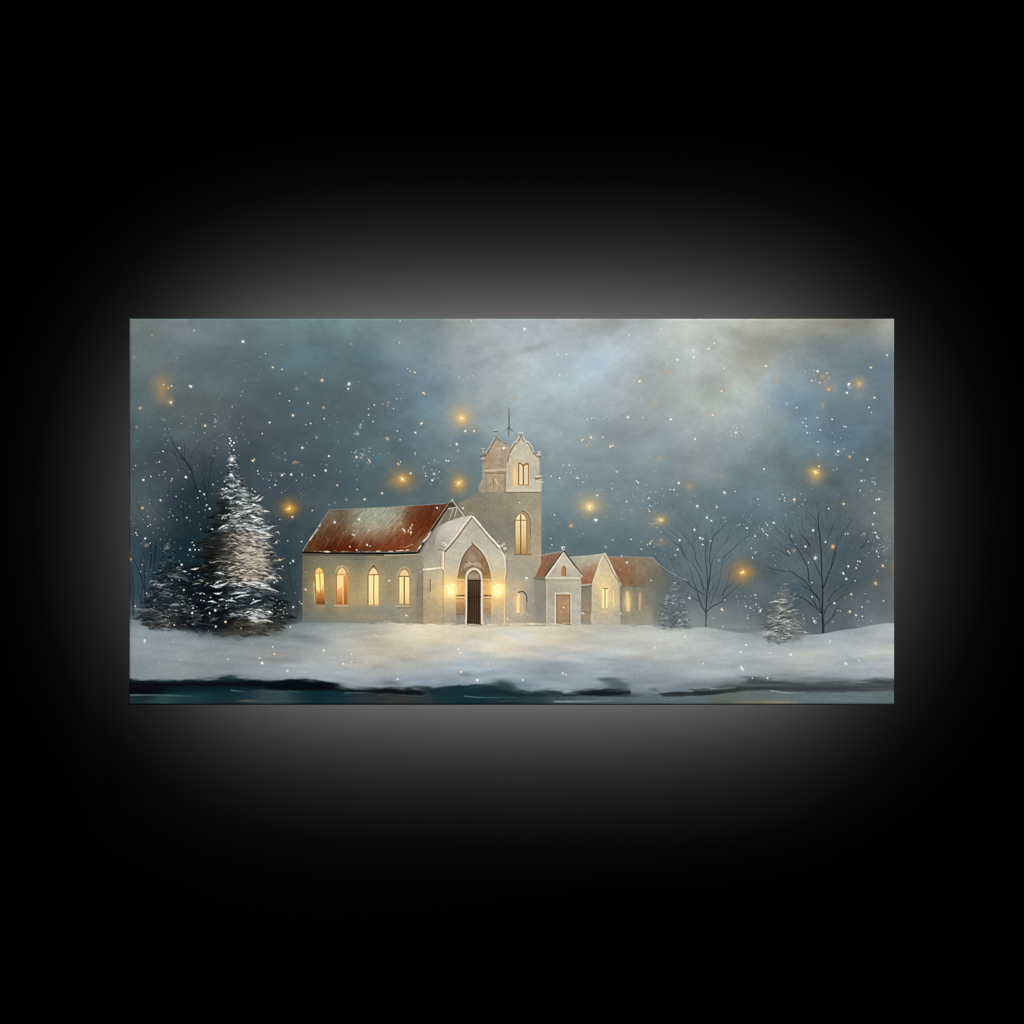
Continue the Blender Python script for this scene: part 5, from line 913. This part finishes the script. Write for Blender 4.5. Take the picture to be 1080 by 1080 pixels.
for (ox, oy), s in FL.items():
    for it in s.split(';'):
        k = it[0]; x, y, d = [float(v) for v in it[1:].split(',')]
        c, a = COLS[k]; x = ox + x / T; y = oy + y / T; r = d / T / 2 * 1.28
        if k in 'qf': glow(x, y, r * 1.15, r * 1.0, c, a * 1.35, 2.4)
        elif k == 'o': glow(x, y, r * 1.6, r * 1.6, (196, 146, 92), .4); flake(x, y, r * .85, c, a)
        elif k == 'p': glow(x, y, r * 1.7, r * 1.6, (196, 164, 126), .35); flake(x, y, r * .8, c, a)
        else:
            if d >= 8: glow(x, y, r * 1.8, r * 1.8, c, .22)
            flake(x, y, r, np.array(c) * rng.uniform(.93, 1.03), a * rng.uniform(.85, 1.))
# fine spatter
for cx, cy, n, sr in [(383, 483, 26, 8), (455, 497, 20, 8), (300, 506, 28, 14), (228, 452, 34, 18), (205, 530, 30, 22), (195, 585, 26, 26), (188, 640, 40, 26), (240, 520, 24, 16), (240, 470, 14, 8), (800, 560, 26, 10), (795, 640, 28, 9), (922, 575, 40, 10), (925, 510, 16, 8), (845, 655, 10, 6), (610, 500, 18, 10), (690, 530, 24, 14), (650, 440, 12, 12),
                      (800, 455, 12, 12), (660, 520, 14, 12), (596, 570, 12, 14), (905, 640, 14, 16), (560, 400, 10, 14), (860, 390, 10, 12), (880, 470, 18, 14), (160, 470, 22, 22), (165, 560, 20, 20), (770, 460, 8, 8), (838, 528, 24, 16), (690, 570, 12, 10), (640, 590, 6, 20), (400, 440, 12, 20), (330, 470, 10, 24)]:
    for i in range(n):
        flake(cx + rng.normal(0, sr), cy + rng.normal(0, sr), rng.uniform(.35, .72), (206, 218, 222), rng.uniform(.25, .8))
for i in range(300): flake(rng.uniform(PX0, PX1), rng.uniform(PY0, 700), rng.uniform(.3, .6), (190, 202, 206), rng.uniform(.12, .5))
PIC += (PIC - soften(PIC, 2)) * .55; PIC = np.clip(PIC, .004, 1)
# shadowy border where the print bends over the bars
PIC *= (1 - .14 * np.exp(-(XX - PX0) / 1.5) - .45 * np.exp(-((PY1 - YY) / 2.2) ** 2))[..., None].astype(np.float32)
# weave of the cloth: threads take the ink unevenly
WEAVE_AMP = .085
WP = 2 * math.pi / 2.5; wv = np.sin(XX * WP) * np.sin(YY * WP)
wamp = WEAVE_AMP * np.clip(1 + .5 * noise(30, 30, 2, 41), .3, 1.7)
lum = PIC.mean(-1)
PIC += (wv * wamp * np.clip(lum * 1.6, .1, 1))[..., None].astype(np.float32) * .8
PIC += (rng.normal(0, .008, (NY, NX)).astype(np.float32) * np.clip(lum * 2, .2, 1))[..., None]
PIC = np.clip(PIC, 0, 1)

# ------------------------------------------------------------------ the canvas as an object
DEPTH = .038
root = bpy.data.objects.new('canvas_print', None); sc.collection.objects.link(root)
root.location = (0, 0, 0); root['label'] = 'wide frameless canvas print of a snowy church with softly glowing light behind it'; root['category'] = 'canvas print'
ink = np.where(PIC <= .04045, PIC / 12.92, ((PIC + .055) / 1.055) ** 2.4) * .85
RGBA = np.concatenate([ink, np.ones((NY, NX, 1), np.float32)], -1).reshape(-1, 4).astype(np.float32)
VX = np.linspace(PX0, PX1, NX); VY = np.linspace(PY0, PY1, NY)
gxx, gyy = np.meshgrid(VX, VY)
r = 2.0
def drop(d): d = np.clip(d, 0, r); return r - np.sqrt(np.maximum(r * r - (r - d) ** 2, 0))
edge_d = np.minimum(np.minimum(gxx - PX0, PX1 - gxx), np.minimum(gyy - PY0, PY1 - gyy))
V = np.stack([WX(gxx), drop(edge_d) * U, WZ(gyy)], -1).reshape(-1, 3).astype(np.float32)
idx = np.arange(NX * NY).reshape(NY, NX)
Q = np.stack([idx[:-1, :-1], idx[1:, :-1], idx[1:, 1:], idx[:-1, 1:]], -1).reshape(-1, 4)
FL_ = LAB[:-1, :-1].reshape(-1)
def inked(name, verts, faces, colors, parent):
    o = mesh_obj(name, verts, faces, INK_M, parent, True)
    ca = o.data.color_attributes.new('ink', 'FLOAT_COLOR', 'POINT'); ca.data.foreach_set('color', np.ascontiguousarray(colors, np.float32).ravel())
    return o
parents = {'church': 'church_nave', 'porch': 'church_porch', 'tower': 'church_tower', 'annexe': 'church_annexe', 'sky': 'painted_sky',
           'snow_field': 'snow_field', 'water': 'water_strip'}
made = {}
def owner(k):
    n, d = (LABELS[k].split(':') + [''])[:2]
    if n == 'window':
        return L_TW if 'tower' in d else (L_AN if 'annexe' in d else L_CH)
    if n == 'roof': return L_AN if 'annexe' in d else L_CH
    if n in ('door_surround', 'wall_lamp'): return L_PO
    if n == 'door': return L_PO if 'porch' in d else L_AN
    if n == 'spire_rod': return L_TW
    return None
order = sorted(range(len(LABELS)), key=lambda k: owner(k) is not None)
for k in order:
    F = Q[FL_ == k]
    if not len(F): continue
    u, inv = np.unique(F, return_inverse=True)
    n, d = (LABELS[k].split(':') + [''])[:2]
    ow = owner(k)
    o = inked(parents.get(n, n), V[u], inv.reshape(-1, 4), RGBA[u], made[ow] if ow else root)
    if d: o['label'] = d
    made[k] = o
# gallery wrapped sides carry the border colours round the bars
ring = np.concatenate([idx[0, :-1], idx[:-1, -1], idx[-1, :0:-1], idx[:0:-1, 0]])
n = len(ring); a = V[ring]; bk = a.copy(); bk[:, 1] = DEPTH
i = np.arange(n); j = (i + 1) % n
inked('canvas_side', np.concatenate([a, bk]), np.stack([i, j, j + n, i + n], -1), np.concatenate([RGBA[ring], RGBA[ring]]), root)
x0, x1, z0, z1 = WX(PX0), WX(PX1), WZ(PY1), WZ(PY0)
for bx in ((x0 + .003, x1 - .003, z1 - .045, z1 - .003), (x0 + .003, x1 - .003, z0 + .003, z0 + .045), (x0 + .003, x0 + .045, z0 + .046, z1 - .046), (x1 - .045, x1 - .003, z0 + .046, z1 - .046)):
    v, f = box_mesh(bx[0], bx[1], .006, DEPTH - .001, bx[2], bx[3]); mesh_obj('stretcher_bar', v, f, WOOD_M, root)
